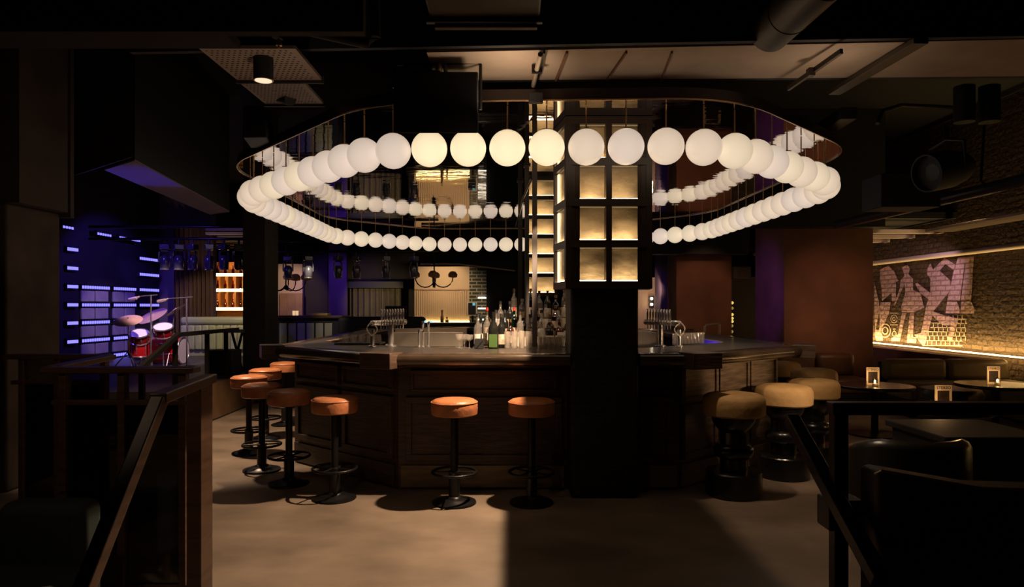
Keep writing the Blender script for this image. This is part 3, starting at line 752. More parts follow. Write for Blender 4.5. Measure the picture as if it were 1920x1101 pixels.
# green lounge seat in the dark corner
t = thing('lounge_armchair', 'dark green velvet armchair with a folded throw in the lower left corner', 'armchair', (-2.05,2.8,0))
part(MB().box((-2.27,2.45,.14),(-1.84,2.98,.38)), 'seat', m_dkgreen, t, .04)
part(MB().box((-2.25,2.96,.14),(-1.86,3.12,.64)), 'backrest', m_dkgreen, t, .05)
part(MB().box((-2.42,2.45,.14),(-2.27,3.08,.52)), 'armrest', m_dkgreen, t, .05)
for x in (-2.34,-1.9):
    for y in (2.52,3.04): part(MB().cyl((x,y,0),(x,y,.15),.02,n=10), 'leg', m_wood, t)
part(MB().tube([(-2.38,2.8,.55),(-2.31,2.84,.58),(-2.26,2.88,.52),(-2.22,2.88,.42)],.03), 'throw', M('throw',(.03,.028,.018),.9,bump=.5,bscale=20), t)

# ------------------------------------------------------------------ right front: railing, chairs, tables
t = thing('stair_railing', 'dark square metal railing with sloping handrail at the lower right', 'railing', (1.09,2.28,0))
Yr = 2.28
part(MB().box((QX(1560,Yr),Yr-.02,0),(QX(1586,Yr),Yr+.025,1.165)), 'post', m_navyrail if False else m_iron, t, .003)
part(MB().box((QX(1556,Yr),Yr-.025,QZ(777,Yr)),(2.4,Yr+.03,QZ(754,Yr))), 'top_rail', m_iron, t, .004)
part(MB().bar((1.072,2.62,1.07),(1.072,1.98,.70),.05,.05), 'sloping_rail', m_iron, t, .006)
part(MB().box((QX(1546,2.3),2.265,QZ(1000,2.25)),(QX(1625,2.25),2.36,QZ(942,2.25))), 'bracket', m_iron, t, .006)
# tub chair
def tub(name, label, cx, cy, r, z, mat, face):
    t = thing(name, label, 'armchair', (cx,cy,0), rz=0)
    m = MB(); n = 28
    a0, a1 = face+PI*.28, face+PI*1.72+0*PI
    out = []; 
    prof = [(r,.10),(r,z-.05),(r-.02,z-.015),(r-.055,z),(r-.09,z-.015),(r-.11,z-.06),(r-.11,.35)]
    vs = []; fs = []
    for i in range(n+1):
        a = a0+(a1-a0)*i/n
        for rr,zz in prof:
            zz2 = zz - (0 if zz < .4 else .10*max(0,abs((i/n)-.5)*2-.45)/.55)
            vs.append((cx+rr*math.cos(a), cy+rr*math.sin(a), zz2))
    k = len(prof)
    for i in range(n):
        for j in range(k): fs.append((i*k+j,(i+1)*k+j,(i+1)*k+(j+1)%k,i*k+(j+1)%k))
    fs += [tuple(range(k)), tuple(n*k+j for j in range(k-1,-1,-1))]
    part(m.add(vs,fs), 'shell', mat, t)
    part(MB().lathe([(.05,.22),(r-.12,.22),(r-.105,.24),(r-.105,.38),(r-.13,.405),(.01,.42)],32,(cx,cy,0)), 'seat', mat, t)
    part(MB().lathe([(r-.06,0),(r-.06,.11),(.05,.11)],28,(cx,cy,0)), 'base', m_black, t)
    return t
tub('tub_armchair', 'black leather tub armchair behind the right railing', QX(1700,4.3), 4.3, .345, .70, m_blkleather, PI/2)
t = thing('lounge_chair', 'large dark chair back with a pale edge, cropped at the lower right', 'armchair', (2.0,2.15,0))
m = MB()
pl = [(1640,890,2.12),(1652,884,2.1),(1840,917,2.0),(1990,922,1.95)]
vs=[]; 
for x,y,Y in pl:
    a = Q(x,y,Y); vs += [(a.x,a.y,.12),(a.x,a.y,a.z),(a.x+.02,a.y+.13,a.z-.005),(a.x+.02,a.y+.13,.12)]
k=4; fs=[]
for i in range(len(pl)-1):
    for j in range(4): fs.append((i*4+j,(i+1)*4+j,(i+1)*4+(j+1)%4,i*4+(j+1)%4))
fs += [(0,1,2,3),(15,14,13,12)]
part(m.add(vs,fs), 'backrest', M('oxblood_leather',(.035,.014,.011),.5), t, .012)
part(MB().box((1.45,2.29,.12),(2.2,2.6,.42)), 'seat', m_blkleather, t, .03)
part(MB().box((1.13,2.14,0),(1.18,2.19,.13)), 'leg', m_brass, t); part(MB().box((1.5,2.1,0),(1.55,2.15,.13)), 'leg', m_brass, t)
part(MB().tube([Q(1641,889,2.11),Q(1652,883,2.09),Q(1840,916,1.99),Q(1990,921,1.94)],.004), 'piping', m_brass, t)  # pale line along the top edge of the chair back
# low tables with menu signs and candles
def menu_table(X, Y, ztop, r, label, slab, clab, front):
    t = thing('cocktail_table', label, 'table', (X,Y,0), 'low cocktail tables')
    part(MB().lathe([(r-.02,ztop-.04),(r,ztop-.03),(r,ztop-.008),(r-.008,ztop)],36,(X,Y,0)), 'table_top', m_gloss, t)
    part(MB().cyl((X,Y,.03),(X,Y,ztop-.04),.04,n=16), 'pedestal', m_iron, t)
    part(MB().lathe([(r*.7,0),(r*.7,.015),(.06,.03)],28,(X,Y,0)), 'base', m_iron, t)
    return t
def menu_sign(X, Y, z, label):
    w, h = .152, .205
    t = thing('menu_sign', label, 'sign', (X,Y,z), 'table menu signs', local=True)
    fr = MB().box((-w/2,0,0),(w/2,.012,.022)).box((-w/2,0,h-.05),(w/2,.012,h)).box((-w/2,0,.022),(-w/2+.02,.012,h-.05)).box((w/2-.02,0,.022),(w/2,.012,h-.05))
    part(fr, 'frame', m_sign, t)
    part(MB().box((-w/2+.018,.004,.02),(w/2-.018,.010,h-.048)), 'picture', M('sign_photo',(.035,.025,.02),.4,var=.6,scale=14), t)
    part(MB().box((w/2-.006,.012,0),(w/2,.06,h)), 'stand', m_sign, t)
    c = bpy.data.curves.new('lettering','FONT'); c.body = 'STEREO'; c.size = .037; c.align_x = 'CENTER'; c.extrude = .0006; c.space_character = 1.02; c.offset = .0007
    o = bpy.data.objects.new('lettering', c); C.objects.link(o); o.parent = t; o.location = (0,-.001,h-.036); o.rotation_euler = (PI/2,0,0); c.materials.append(m_ink)
    return t
def candle(X, Y, z, label):
    t = thing('candle_glass', label, 'candle', (X,Y,z), 'tea-light candles', local=True)
    part(MB().lathe([(.03,0),(.032,.004),(.034,.085),(.032,.085),(.028,.008)],18), 'holder', m_glass, t)
    part(MB().lathe([(.024,.008),(.024,.03),(.003,.032)],16), 'wax', M('wax',(.7,.5,.3),.5), t)
    part(MB().sphere((0,0,.052),.011,10,8,(1,1,1.7)), 'flame', m_flame, t)
    l = bpy.data.lights.new('candle_light','POINT'); l.energy = 1.6; l.color = (1,.55,.22); l.shadow_soft_size = .02
    o = bpy.data.objects.new('candle_light', l); C.objects.link(o); o.location = (X,Y-.05,z+.11)
    return t
TB = [(QX(1640,8),8.0,QZ(722,8),.42,'dark cocktail table by the brown pillar with a lit candle'),
      (QX(1778,6.2),6.25,QZ(766,6.2),.40,'dark cocktail table just beyond the right railing'),
      (QX(1872,8),8.05,QZ(721,8),.42,'dark cocktail table in front of the brick wall seating')]
for k,(X,Y,z,r,lab) in enumerate(TB):
    menu_table(X,Y,z,r,lab,'','',0)
    menu_sign(X-.02 if k!=1 else X-.01, Y, z, ['white framed menu sign on the table by the brown pillar','white framed menu sign just above the right railing','white framed menu sign on the table before the brick wall'][k])
    candle(X-.06 if k!=1 else X-.17, Y-.12, z, ['candle glowing in front of the menu sign by the brown pillar','candle standing left of the sign above the railing','candle glowing in front of the sign before the brick wall'][k])
tag(part(MB().box((QX(1775,5.0),5.0,0),(3.9,5.72,.50)).box((QX(1765,5.0),4.96,.50),(3.95,5.76,.55)), 'low_bench_table', m_black, None, .01), 'long dark low table behind the black tub armchair', 'table')
# sofas
def sofa(name, label, x0, x1, y0, y1, seat, back, mat, ncush, facing=-1):
    t = thing(name, label, 'sofa', ((x0+x1)/2,(y0+y1)/2,0))
    part(MB().box((x0,y0,.02),(x1,y1,.22)), 'base', m_black, t, .01)
    w = (x1-x0)/ncush
    for i in range(ncush):
        a, b = x0+i*w+.008, x0+(i+1)*w-.008
        part(MB().box((a,y0,.22),(b,y1-.2,seat)), 'seat_cushion', mat, t, .05)
        part(MB().box((a,y1-.24,seat-.02),(b,y1-.04,back)), 'back_cushion', mat, t, .07)
    part(MB().box((x0,y1-.05,.02),(x1,y1,back-.05)), 'back_frame', m_black, t, .01)
    return t
sofa('leather_banquette', 'olive brown leather banquette below the mural wall', 5.35, 7.14, 9.2, 10.0, .46, .745, m_sofagr, 2)
sofa('leather_sofa', 'reddish brown leather sofa in front of the brown pillar', 4.1, 5.3, 9.95, 10.75, .44, .78, m_sofabr, 2)
# wall-side banquette running along the brick
t = thing('wall_banquette', 'long dark banquette with lit ledge along the foot of the brick wall', 'sofa', (6.95,8.0,0))
part(MB().box((6.5,5.0,.02),(7.05,9.1,.44)), 'seat', m_sofagr, t, .04)
part(MB().box((6.98,5.0,.3),(7.24,9.1,.76)), 'backrest', m_sofagr, t, .05)
tag(part(MB().box((6.75,10.1,.02),(7.16,15.5,.74)), 'wall_ledge', m_brownwall, None, .01), 'low ledge along the brick wall below the painted figures', 'ledge')
tag(part(MB().box((7.20,5.0,.768),(7.24,15.5,.785)), 'ledge_light_strip', EM('mural_led',(1.,.62,.22),14.)), 'glowing warm light strip along the foot of the brick wall', 'light strip')
t = thing('ottoman', 'rounded dark ottoman in front of the olive banquette', 'ottoman', (QX(1800,8.6),8.7,0))
part(MB().lathe([(.3,.05),(.36,.06),(.37,.4),(.34,.46),(.2,.485),(.01,.49)],32,(QX(1790,8.6),8.7,0)), 'cushion', m_blkleather, t)
part(MB().lathe([(.28,0),(.28,.06)],24,(QX(1790,8.6),8.7,0)), 'base', m_black, t)

# ------------------------------------------------------------------ mural on the brick wall
def W_(u, v, off=.012):
    x = 1630+u/5.243; y = 460+v/5.243
    X = 7.3-off; Y = X*FPX/(x-CX); return Vector((X, Y, EYE+(CY-y)*Y/FPX))
mu = thing('wall_mural', 'mauve painted mural of striding figures, speakers and a brick pattern on the brick wall', 'mural', (7.29,12.4,1))
def fig(name, polys, mat, off=.008):
    m = MB()
    for pl in polys:
        a = [W_(u,v,off) for u,v in pl]; m.poly(a)
    o = part(m, name, mat, mu, smooth=False); return o
fig('painted_figure', [[(105,240),(185,198),(225,240),(240,250),(285,350),(262,365),(262,545),(222,550),(215,470),(125,550),(120,420),(105,345)],[(110,560),(210,560),(190,680),(120,830),(95,840),(105,740),(95,650)],[(48,360),(95,560),(100,640),(60,830),(48,700)],[(60,830),(120,830),(135,940),(70,940),(50,880)]], m_bpaint)
fig('painted_figure', [[(320,215),(375,195),(400,230),(385,285),(430,330),(430,440),(500,470),(540,610),(440,660),(320,660),(315,600),(355,460),(345,380),(265,560),(240,600),(300,420),(310,340),(345,300)],[(320,670),(360,670),(310,900),(300,945),(215,945),(215,915),(280,880)],[(400,670),(440,670),(430,900),(465,905),(460,965),(370,960),(372,900)]], m_bpaint)
fig('painted_figure', [[(565,240),(600,180),(625,240),(740,125),(845,190),(830,245),(750,185),(690,250),(800,350),(790,450),(630,650),(545,990),(525,990),(440,880),(510,860),(560,590),(580,530),(500,470),(450,380),(470,370),(600,470),(600,330),(570,290)],[(625,650),(740,690),(870,720),(875,740),(810,940),(770,930),(800,780),(740,790),(700,770),(620,690)]], m_bpaint, .010)
fig('painted_trouser_legs', [[(870,125),(1028,110),(1000,545),(900,545),(945,175),(938,175),(890,545),(765,545),(830,250)],[(765,555),(860,555),(885,620),(890,670),(748,670)],[(905,555),(1000,550),(1035,630),(1030,675),(895,670)]], m_bpaint, .010)
def ringp(m, cu, cv, r0, r1, e=1.25):
    n = 22
    for i in range(n):
        a, b = 2*PI*i/n, 2*PI*(i+1)/n
        m.poly([W_(cu+r0*math.cos(a),cv+e*r0*math.sin(a),.009),W_(cu+r1*math.cos(a),cv+e*r1*math.sin(a),.009),W_(cu+r1*math.cos(b),cv+e*r1*math.sin(b),.009),W_(cu+r0*math.cos(b),cv+e*r0*math.sin(b),.009)])
m = MB(); ringp(m,155,840,22,32); ringp(m,155,840,48,56); part(m,'painted_speaker',m_bpaint2,mu,smooth=False)
m = MB(); ringp(m,242,725,10,16); ringp(m,242,725,28,34)
for (a,b,c,d) in ((205,665,280,672),(205,780,280,787)): m.poly([W_(a,b,.009),W_(c,b,.009),W_(c,d,.009),W_(a,d,.009)])
ringp(m,245,825,6,10); ringp(m,245,870,16,22); part(m,'painted_speaker',m_bpaint2,mu,smooth=False)
m = MB()
rowsv = [690,725,765,808,850,890,938,985]
ends = [(760,940),(690,960),(610,960),(600,950),(560,945),(555,950),(552,915),(545,915)]
for i,v in enumerate(rowsv):
    a,b = ends[i]
    if i: m.poly([W_(a,v-4,.006),W_(b,v-4+ (b-a)*.01,.006),W_(b,v+4+(b-a)*.01,.006),W_(a,v+4,.006)])
    if i < len(rowsv)-1:
        u = a+20+(18 if i%2 else 0)
        while u < b:
            m.poly([W_(u-4,v,.006),W_(u+4,v,.006),W_(u+4,rowsv[i+1],.006),W_(u-4,rowsv[i+1],.006)]); u += 44
part(m,'painted_brick_pattern',m_bpaint2,mu,smooth=False)
tag(part(MB().cyl((7.18,8.6,2.36),(7.18,14.2,2.36),.045,n=14), 'ceiling_pipe', M('white_pipe',(.75,.62,.45),.4)), 'pale pipe running along the top of the mural wall', 'pipe')
# ------------------------------------------------------------------ ceiling things on the right
for k in range(7):
    Y = 11.5+k*.82
    struct(MB().box((5.85,Y,2.74),(7.28,Y+.16,2.80)), 'beam_joist_%d'%(k+1), m_soffit)
struct(MB().box((5.83,11.2,2.95),(7.3,18,3.05)), 'ceiling_lounge', m_black)
tag(part(MB().cyl((4.98,6.0,2.73),(4.86,10.2,2.72),.065,n=16), 'ceiling_pipe', M('dark_pipe',(.03,.024,.03),.4)), 'thick dark pipe crossing the right of the ceiling', 'pipe')
tag(part(MB().box((5.2,6.8,2.44),(5.55,8.6,2.47)), 'ceiling_baffle', m_soffit, None, .004), 'pale flat baffle hung beside the thick dark ceiling pipe', 'baffle')
def parcan(name, label, p, r, L, d, cat='spotlight', group=None, mat=m_speaker):
    t = thing(name, label, cat, p, group)
    d = Vector(d).normalized(); p = Vector(p)
    a = p - d*L/2; b = p + d*L/2
    q = d.to_track_quat('Z','Y').to_matrix()
    part(MB().lathe([(r*.55,0),(r*.8,L*.15),(r,L*.45),(r,L),(r*.92,L),(r*.9,L*.85)],24,a,q), 'housing', mat, t)
    part(MB().lathe([(r*.88,L*.84),(.002,L*.86)],24,a,q), 'lens', m_lens, t)
    s = d.cross(Vector((0,0,1))).normalized()
    up = Vector((0,0,1))
    part(MB().tube([p+s*r*1.1, p+s*r*1.1+up*r*1.3, p+up*r*1.6, p-s*r*1.1+up*r*1.3, p-s*r*1.1],r*.09), 'yoke', m_iron, t)
    part(MB().cyl(p+up*r*1.6,p+up*(r*1.6+.12),r*.12,n=8), 'clamp', m_iron, t)
    return t
m_lens = M('lamp_lens', (.008,.007,.007), .5)
parcan('ceiling_spotlight', 'large dark stage spotlight hanging over the right side of the bar', Q(1775,318,6.2), .17, .46, (-.93,-.22,-.2))
tag(part(MB().box(Q(1652,388,7.2),Q(1722,338,7.6)), 'ceiling_vent_box', m_navy, None, .01), 'dark square ceiling vent box left of the large spotlight', 'vent')
a, b = Vector((2.41,4.02,3.068)), Vector((2.36,5.0,3.068))
t = tag(part(MB().bar(a,b,.09,.036), 'ceiling_cable_tray', m_duct, None, .004), 'broad brown cable tray running back across the right ceiling', 'cable tray')
tag(part(MB().bar(Q(1578,96,4.1),Q(1478,166,4.7),.02,.03).cbox(Q(1520,136,4.4),(.04,.05,.05)), 'ceiling_conduit', m_duct), 'thin conduit across the lit soffit right of the pillar', 'conduit')
tag(part(MB().bar(Q(1592,212,5.8),Q(1530,252,6.5),.14,.10), 'ceiling_mount_box', m_duct, None, .005), 'brown mounting box above the right end of the canopy', 'mounting box')
tag(part(MB().tube([Q(1645,232,6),Q(1655,208,6.1),Q(1690,197,6.2),Q(1760,200,6.2),Q(1830,205,6.1)],.018), 'ceiling_conduit', m_duct), 'curved conduit running to two cans on the right ceiling', 'conduit')
for k,x in enumerate((1808,1855)):
    p = Q(x,200,6.1); tag(part(MB().lathe([(.075,-.14),(.085,-.14),(.085,.18),(.02,.2)],20,p), 'ceiling_can', m_black), ['wide black ceiling can on the right, nearer the bar','narrow black ceiling can on the right, farther from the bar'][k], 'ceiling light', 'black ceiling cans')
tag(part(MB().tube([Q(1845,345,6.3),Q(1839,340,6.3),Q(1842,290,6.3),Q(1846,230,6.3)],.012), 'ceiling_hanger_hook', m_iron), 'thin hooked hanger rod beside the large spotlight', 'hanger')
# spiral duct
t = thing('ceiling_spiral_duct', 'dark spiral air duct ending at the ceiling beam, upper right', 'air duct', (1.56,3.2,3.16))
part(MB().cyl((1.70,2.0,3.22),(1.565,4.15,3.17),.125,n=28), 'duct', m_duct, t)
for k in range(5):
    f = .12+.19*k; p = Vector((1.70,2.0,3.22)).lerp(Vector((1.565,4.15,3.17)),f); q = Vector((-.06,1,-.02)).to_track_quat('Z','Y').to_matrix()
    part(MB().torus(p,.125,.004,28,6,q), 'seam_ring', m_duct, t)
# overhead unit
t = thing('ceiling_air_unit', 'dark boxy ceiling air unit with a metal lower lip at top centre', 'air unit', (-.13,3.3,2.8))
zu = QZ(34,3.2)
part(MB().box((QX(806,3.2),2.45,zu),(QX(1012,3.2),3.19,3.3)), 'casing', M('unit_brown',(.03,.022,.016),.5), t, .01)
part(MB().box((QX(799,3.2),3.19,QZ(43,3.2)),(QX(1017,3.2),3.22,QZ(32,3.2))), 'lip', M('unit_lip',(.05,.05,.06),.3,.5), t, .004)
part(MB().box((QX(816,3.24),3.22,QZ(55,3.24)),(QX(1007,3.24),3.25,QZ(42,3.24))), 'grille', M('unit_tan',(.12,.08,.045),.6), t)
# speaker in front of the ring
t = thing('ceiling_hung_speaker', 'black box loudspeaker hung in a bracket in front of the ring', 'loudspeaker', (QX(817,4.4),4.45,QZ(250,4.4)))
Ys = 4.36
xa_, xb_, za_, zb_ = QX(737,Ys), QX(897,Ys), QZ(250,Ys), QZ(134,Ys)
part(MB().add([(xa_,Ys,za_),(xb_,Ys,za_),(xb_-.04,Ys+.30,za_+.11),(xa_+.04,Ys+.30,za_+.11),(xa_,Ys,zb_),(xb_,Ys,zb_),(xb_-.04,Ys+.30,zb_+.04),(xa_+.04,Ys+.30,zb_+.04)], [(3,2,1,0),(4,5,6,7),(0,1,5,4),(1,2,6,5),(2,3,7,6),(3,0,4,7)]), 'cabinet', m_speaker, t, .012)
yk = MB().tube([Q(739,165,4.5),Q(739,126,4.5),Q(744,121,4.5),Q(896,117,4.5),Q(901,121,4.5),Q(901,206,4.5)],.011,8)
part(yk, 'yoke', m_iron, t)
part(MB().cyl(Q(826,98,4.5),Q(822,136,4.5),.022,n=10).cyl(Q(832,112,4.5),Q(836,134,4.5),.014,n=10), 'clamp', m_steel, t)
part(MB().tube([Q(812,100,4.5),Q(790,112,4.5),Q(758,124,4.4),Q(772,134,4.4),Q(800,132,4.4),Q(825,134,4.4)],.006), 'cable', m_iron, t)
t = thing('ceiling_strip_lamp', 'slim metal strip lamp clamped under the lit soffit', 'strip lamp', (.16,4.5,3.05))
part(MB().cyl((.175,4.22,3.06),(.150,4.82,3.06),.016,n=12), 'tube', m_steel, t)
part(MB().bar((.20,4.22,3.075),(.178,4.7,3.075),.012,.02), 'rail', m_iron, t)
part(MB().cbox((.165,4.5,3.065),(.07,.03,.05)), 'clamp', m_iron, t)
tag(part(MB().cbox((QX(1005,4.72),4.72,QZ(184,4.72)),(.10,.05,.07)), 'ceiling_canopy_bracket', m_black, None, .006), 'small black bracket at the front edge of the mirrored canopy', 'bracket')
# perforated tiles + cylinder downlight
def perf(name, lab, x0, x1, y0, y1, z):
    t = thing(name, lab, 'ceiling tile', ((x0+x1)/2,(y0+y1)/2,z), 'perforated ceiling tiles')
    part(MB().box((x0,y0,z),(x1,y1,z+.02)), 'tile', m_perf, t)
    m = MB(); n = 15
    for i in range(n):
        for j in range(n):
            x = x0+.03+(x1-x0-.06)*(i+.5*(j%2))/n; y = y0+.03+(y1-y0-.06)*j/(n-1)
            a = [(x+.0085*math.cos(2*PI*k/6),y+.0095*math.sin(2*PI*k/6),z-.0012) for k in range(6)]; m.poly(a[::-1])
    h = part(m, 'perforation', m_black, t, smooth=False); h['kind'] = 'stuff'
    fr = MB().box((x0-.01,y1,z-.02),(x1+.01,y1+.02,z+.03))
    part(fr, 'frame', m_black, t)
perf('ceiling_perforated_tile', 'perforated ceiling tile behind the cylinder downlight, upper left', -1.82,-1.26,3.97,4.52,3.0)
perf('ceiling_perforated_tile', 'darker perforated ceiling tile farther back toward the ring', -1.90,-1.45,4.72,5.25,3.06)
t = thing('ceiling_downlight', 'black cylinder downlight with a lit face below the perforated tile', 'downlight', (QX(494,4.12),4.12,QZ(152,4.12)))
c = (QX(494,4.12),4.12,0)
zb = QZ(151,4.12)
part(MB().lathe([(.055,zb),(.058,zb),(.058,2.998),(.02,2.999)],28,c), 'housing', m_black, t)
part(MB().lathe([(.001,zb-.003),(.049,zb-.003),(.05,zb-.0005)],24,c), 'lens', EM('downlight_lens',(1,.75,.5),1.1), t)
part(MB().torus(c,.056,.003,28,6,z=zb), 'trim_ring', m_brass, t)
tag(part(MB().cyl(Q(523,72,3.6),Q(523,90,3.6),.006,n=8).lathe([(.016,0),(.018,.012),(.012,.03)],12,Q(523,86,3.6)), 'ceiling_sprinkler', m_chrome), 'small chrome sprinkler head under the upper left beam', 'sprinkler')
tag(part(MB().tube([Q(520,72,3.62),Q(522,56,3.62),Q(540,48,3.62),Q(690,82,3.8),Q(704,70,3.8),Q(702,-20,3.8)],.03,10), 'ceiling_drain_pipe', m_black), 'black drain pipe bending across the upper left ceiling', 'pipe')
tag(part(MB().cyl(Q(520,178,5.2),Q(545,186,5.1),.05,n=16), 'ceiling_spot_can', m_black), 'small black spot can behind the cylinder downlight', 'spotlight')
tag(part(MB().prism([(QX(455,6),6.0),(QX(500,6),6.0),(QX(512,6.4),6.4),(QX(470,6.4),6.4)],QZ(258,6),QZ(215,6)), 'ceiling_wedge_speaker', m_speaker, None, .01), 'dark speaker above the left tip of the canopy', 'loudspeaker')

# ------------------------------------------------------------------ stage
struct(MB().prism([(-12.9,8.0),(-3.9,8.0),(-3.98,10.5),(-4.2,16.5),(-12.9,16.5)],0,.5), 'floor_stage', M('stage_floor',(.05,.04,.04),.35))
struct(MB().prism([(-3.895,8.0),(-3.89,8.0),(-3.97,10.5),(-3.975,10.5)],0.02,.495), 'trim_stage_edge', M('stage_fascia',(.20,.11,.05),.5,var=.3,scale=3))
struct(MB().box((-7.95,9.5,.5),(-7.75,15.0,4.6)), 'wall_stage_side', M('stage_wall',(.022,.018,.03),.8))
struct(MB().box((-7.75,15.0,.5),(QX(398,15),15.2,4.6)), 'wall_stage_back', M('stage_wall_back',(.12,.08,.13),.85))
# acoustic panels behind the bars
pk = None
for r,z in enumerate((1.69,1.37,1.045,.72)):
    for c,(y0,y1) in enumerate(((12.22,12.6),(12.64,13.03),(13.2,13.55),(13.6,13.95))):
        lab = 'grey acoustic panel, %s row from the top, %s from the pillar' % (ORD[r+1], ORD[c+1])
        o = tag(part(MB().box((-7.745,y0,z-.1),(-7.70,y1,z+.1)), 'wall_acoustic_panel', m_panelg, None, .012), lab, 'acoustic panel', 'stage acoustic panels')
# LED bars
cols = [(11.80,12.10),(12.20,13.05),(13.17,13.97),(14.09,14.87)]
zr = [2.50,2.17,1.85,1.53,1.21,.885,.56]
have = {0:[0,1,2,3,4,5],1:[2,3,4,5],2:[2,3,4,5,6],3:[0,1,2,3]}
protoL = {}
def comb(L, n, hw, hh, x0, x1, zc=0):      # a row of square lenses joined by thin necks: one connected strip
    top = []
    for i in range(n):
        y = (i+.5)*L/n
        top += [(y-hw,.003),(y-hw,hh),(y+hw,hh),(y+hw,.003)]
    out = top + [(y,-z) for y,z in reversed(top)]
    k = len(out)
    vs = [(x0,y,zc+z) for y,z in out]+[(x1,y,zc+z) for y,z in out]
    fs = [(i,(i+1)%k,k+(i+1)%k,k+i) for i in range(k)]
    h = len(top)
    for i in range(h-1):
        a, b = i, i+1; c, d = k-1-(i+1), k-1-i
        if abs(out[a][0]-out[b][0]) > 1e-6: fs += [(k+a,k+d,k+c,k+b),(a,b,c,d)]
    return MB().add(vs, fs)
def ledbar(key, L, loc, lab):
    if key not in protoL:
        t = thing('wall_mounted_led_bar', lab, 'LED bar', loc, 'violet LED bars on the stage wall', local=True)
        part(MB().box((0,0,-.05),(.06,L,.05)), 'housing', m_black, t)
        part(comb(L, max(5,int(L/.068)), .021, .027, .058, .070), 'lens_row', m_blueled, t, smooth=False)
        protoL[key] = t; return t
    return dup(protoL[key], loc, 0, lab)
for c,(y0,y1) in enumerate(cols):
    for r in have[c]:
        ledbar(c, y1-y0, (-7.75,y0,zr[r]), 'violet LED bar in the %s row from the top, %s column from the concrete pillar' % (ORD[r+1], ORD[c+1]))
for k,(y0,y1,X,z) in enumerate(((11.6,11.9,-7.7,2.88),(12.5,12.95,-7.66,2.86),(13.1,13.85,-7.6,2.85))):
    t = thing('ceiling_led_bar', 'tilted violet LED bar under the stage ceiling, %s from the pillar' % ORD[k+1], 'LED bar', (X,y0,z), 'violet LED bars under the stage ceiling', local=True)
    part(MB().box((0,0,-.04),(.06,y1-y0,.04)), 'housing', m_black, t)
    part(comb(y1-y0, int((y1-y0)/.068), .021, .020, .058, .070, -.02), 'lens_row', m_blueled, t, smooth=False)
# curtain behind the drums
def curtain(name, label, x0, x1, Y, z0, z1, mat, folds, amp=.05):
    n = folds*8; vs=[]; fs=[]
    for i in range(n+1):
        x = x0+(x1-x0)*i/n; y = Y+amp*math.sin(2*PI*i/8)+amp*.3*math.sin(i*.9)
        vs += [(x,y,z0),(x,y,z1)]
    for i in range(n): fs.append((2*i,2*i+2,2*i+3,2*i+1))
    return tag(part(MB().add(vs,fs), name, mat), label, 'curtain')
curtain('stage_curtain', 'brown draped curtain at the back of the stage', QX(326,14.6), QX(399,14.6), 14.6, .5, 3.2, m_brcurt, 9)
# sage banquette
t = thing('channel_tufted_bench', 'sage green channel tufted bench back along the rear of the stage', 'bench', (QX(395,13.9),13.9,.5))
x0, x1 = QX(336,13.8), QX(456,13.8)
n = 9
part(MB().box((x0,13.9,.5),(x1,14.3,1.2)), 'frame', m_greenlea, t)
for i in range(n):
    a = x0+(x1-x0)*i/n; b = x0+(x1-x0)*(i+1)/n
    part(MB().box((a+.003,13.83,.62),(b-.003,13.95,1.12)), 'channel', m_greenlea, t, .03)
part(MB().box((x0-.02,13.84,1.13),(x1,14.34,1.29)), 'top_roll', m_greenlea, t, .06)
# drums
DY = 11.6
SZ = .5
def cymbal_stand(label, cx_, cy_, hw, tilt, tiltz, Y, basex, group='cymbals'):
    c = Q(cx_,cy_,Y); bx = QX(basex,Y); r = hw*Y/FPX
    t = thing('cymbal_on_stand', label, 'cymbal', (bx,Y,SZ), group)
    R = Matrix.Rotation(tiltz,3,'Z') @ Matrix.Rotation(tilt,3,'Y')
    R = Matrix.Rotation(tilt,3,'Y') @ Matrix.Rotation(tiltz,3,'X')
    part(MB().lathe([(.002,.03),(.03,.028),(.05,.012),(r*.6,.006),(r,-.004),(r,-.006),(r*.6,.002),(.002,.02)],36,c,R), 'cymbal', m_cymbal, t)
    part(MB().cyl((bx,Y,SZ+.22),(bx+(c.x-bx)*.0,Y,SZ+.45),.014,n=10).cyl((bx,Y,SZ+.45),c+Vector((0,0,.05)),.009,n=10), 'stand_pole', m_chrome, t)
    for a in (1.4,1.4+2*PI/3,1.4+4*PI/3): part(MB().cyl((bx,Y,SZ+.28),(bx+.22*math.cos(a),Y+.22*math.sin(a),SZ+.01),.009,n=8), 'leg', m_chrome, t)
    return t
cymbal_stand('bronze cymbal on a tripod stand at the left of the drums', 240,601,25,.06,.42,11.0,241)
cymbal_stand('large bronze cymbal tilted above the middle of the drums', 286,592,27,-.28,.5,12.1,286)
cymbal_stand('steeply tilted bronze cymbal at the right of the drums', 329,582,21,-.62,.15,12.2,321)
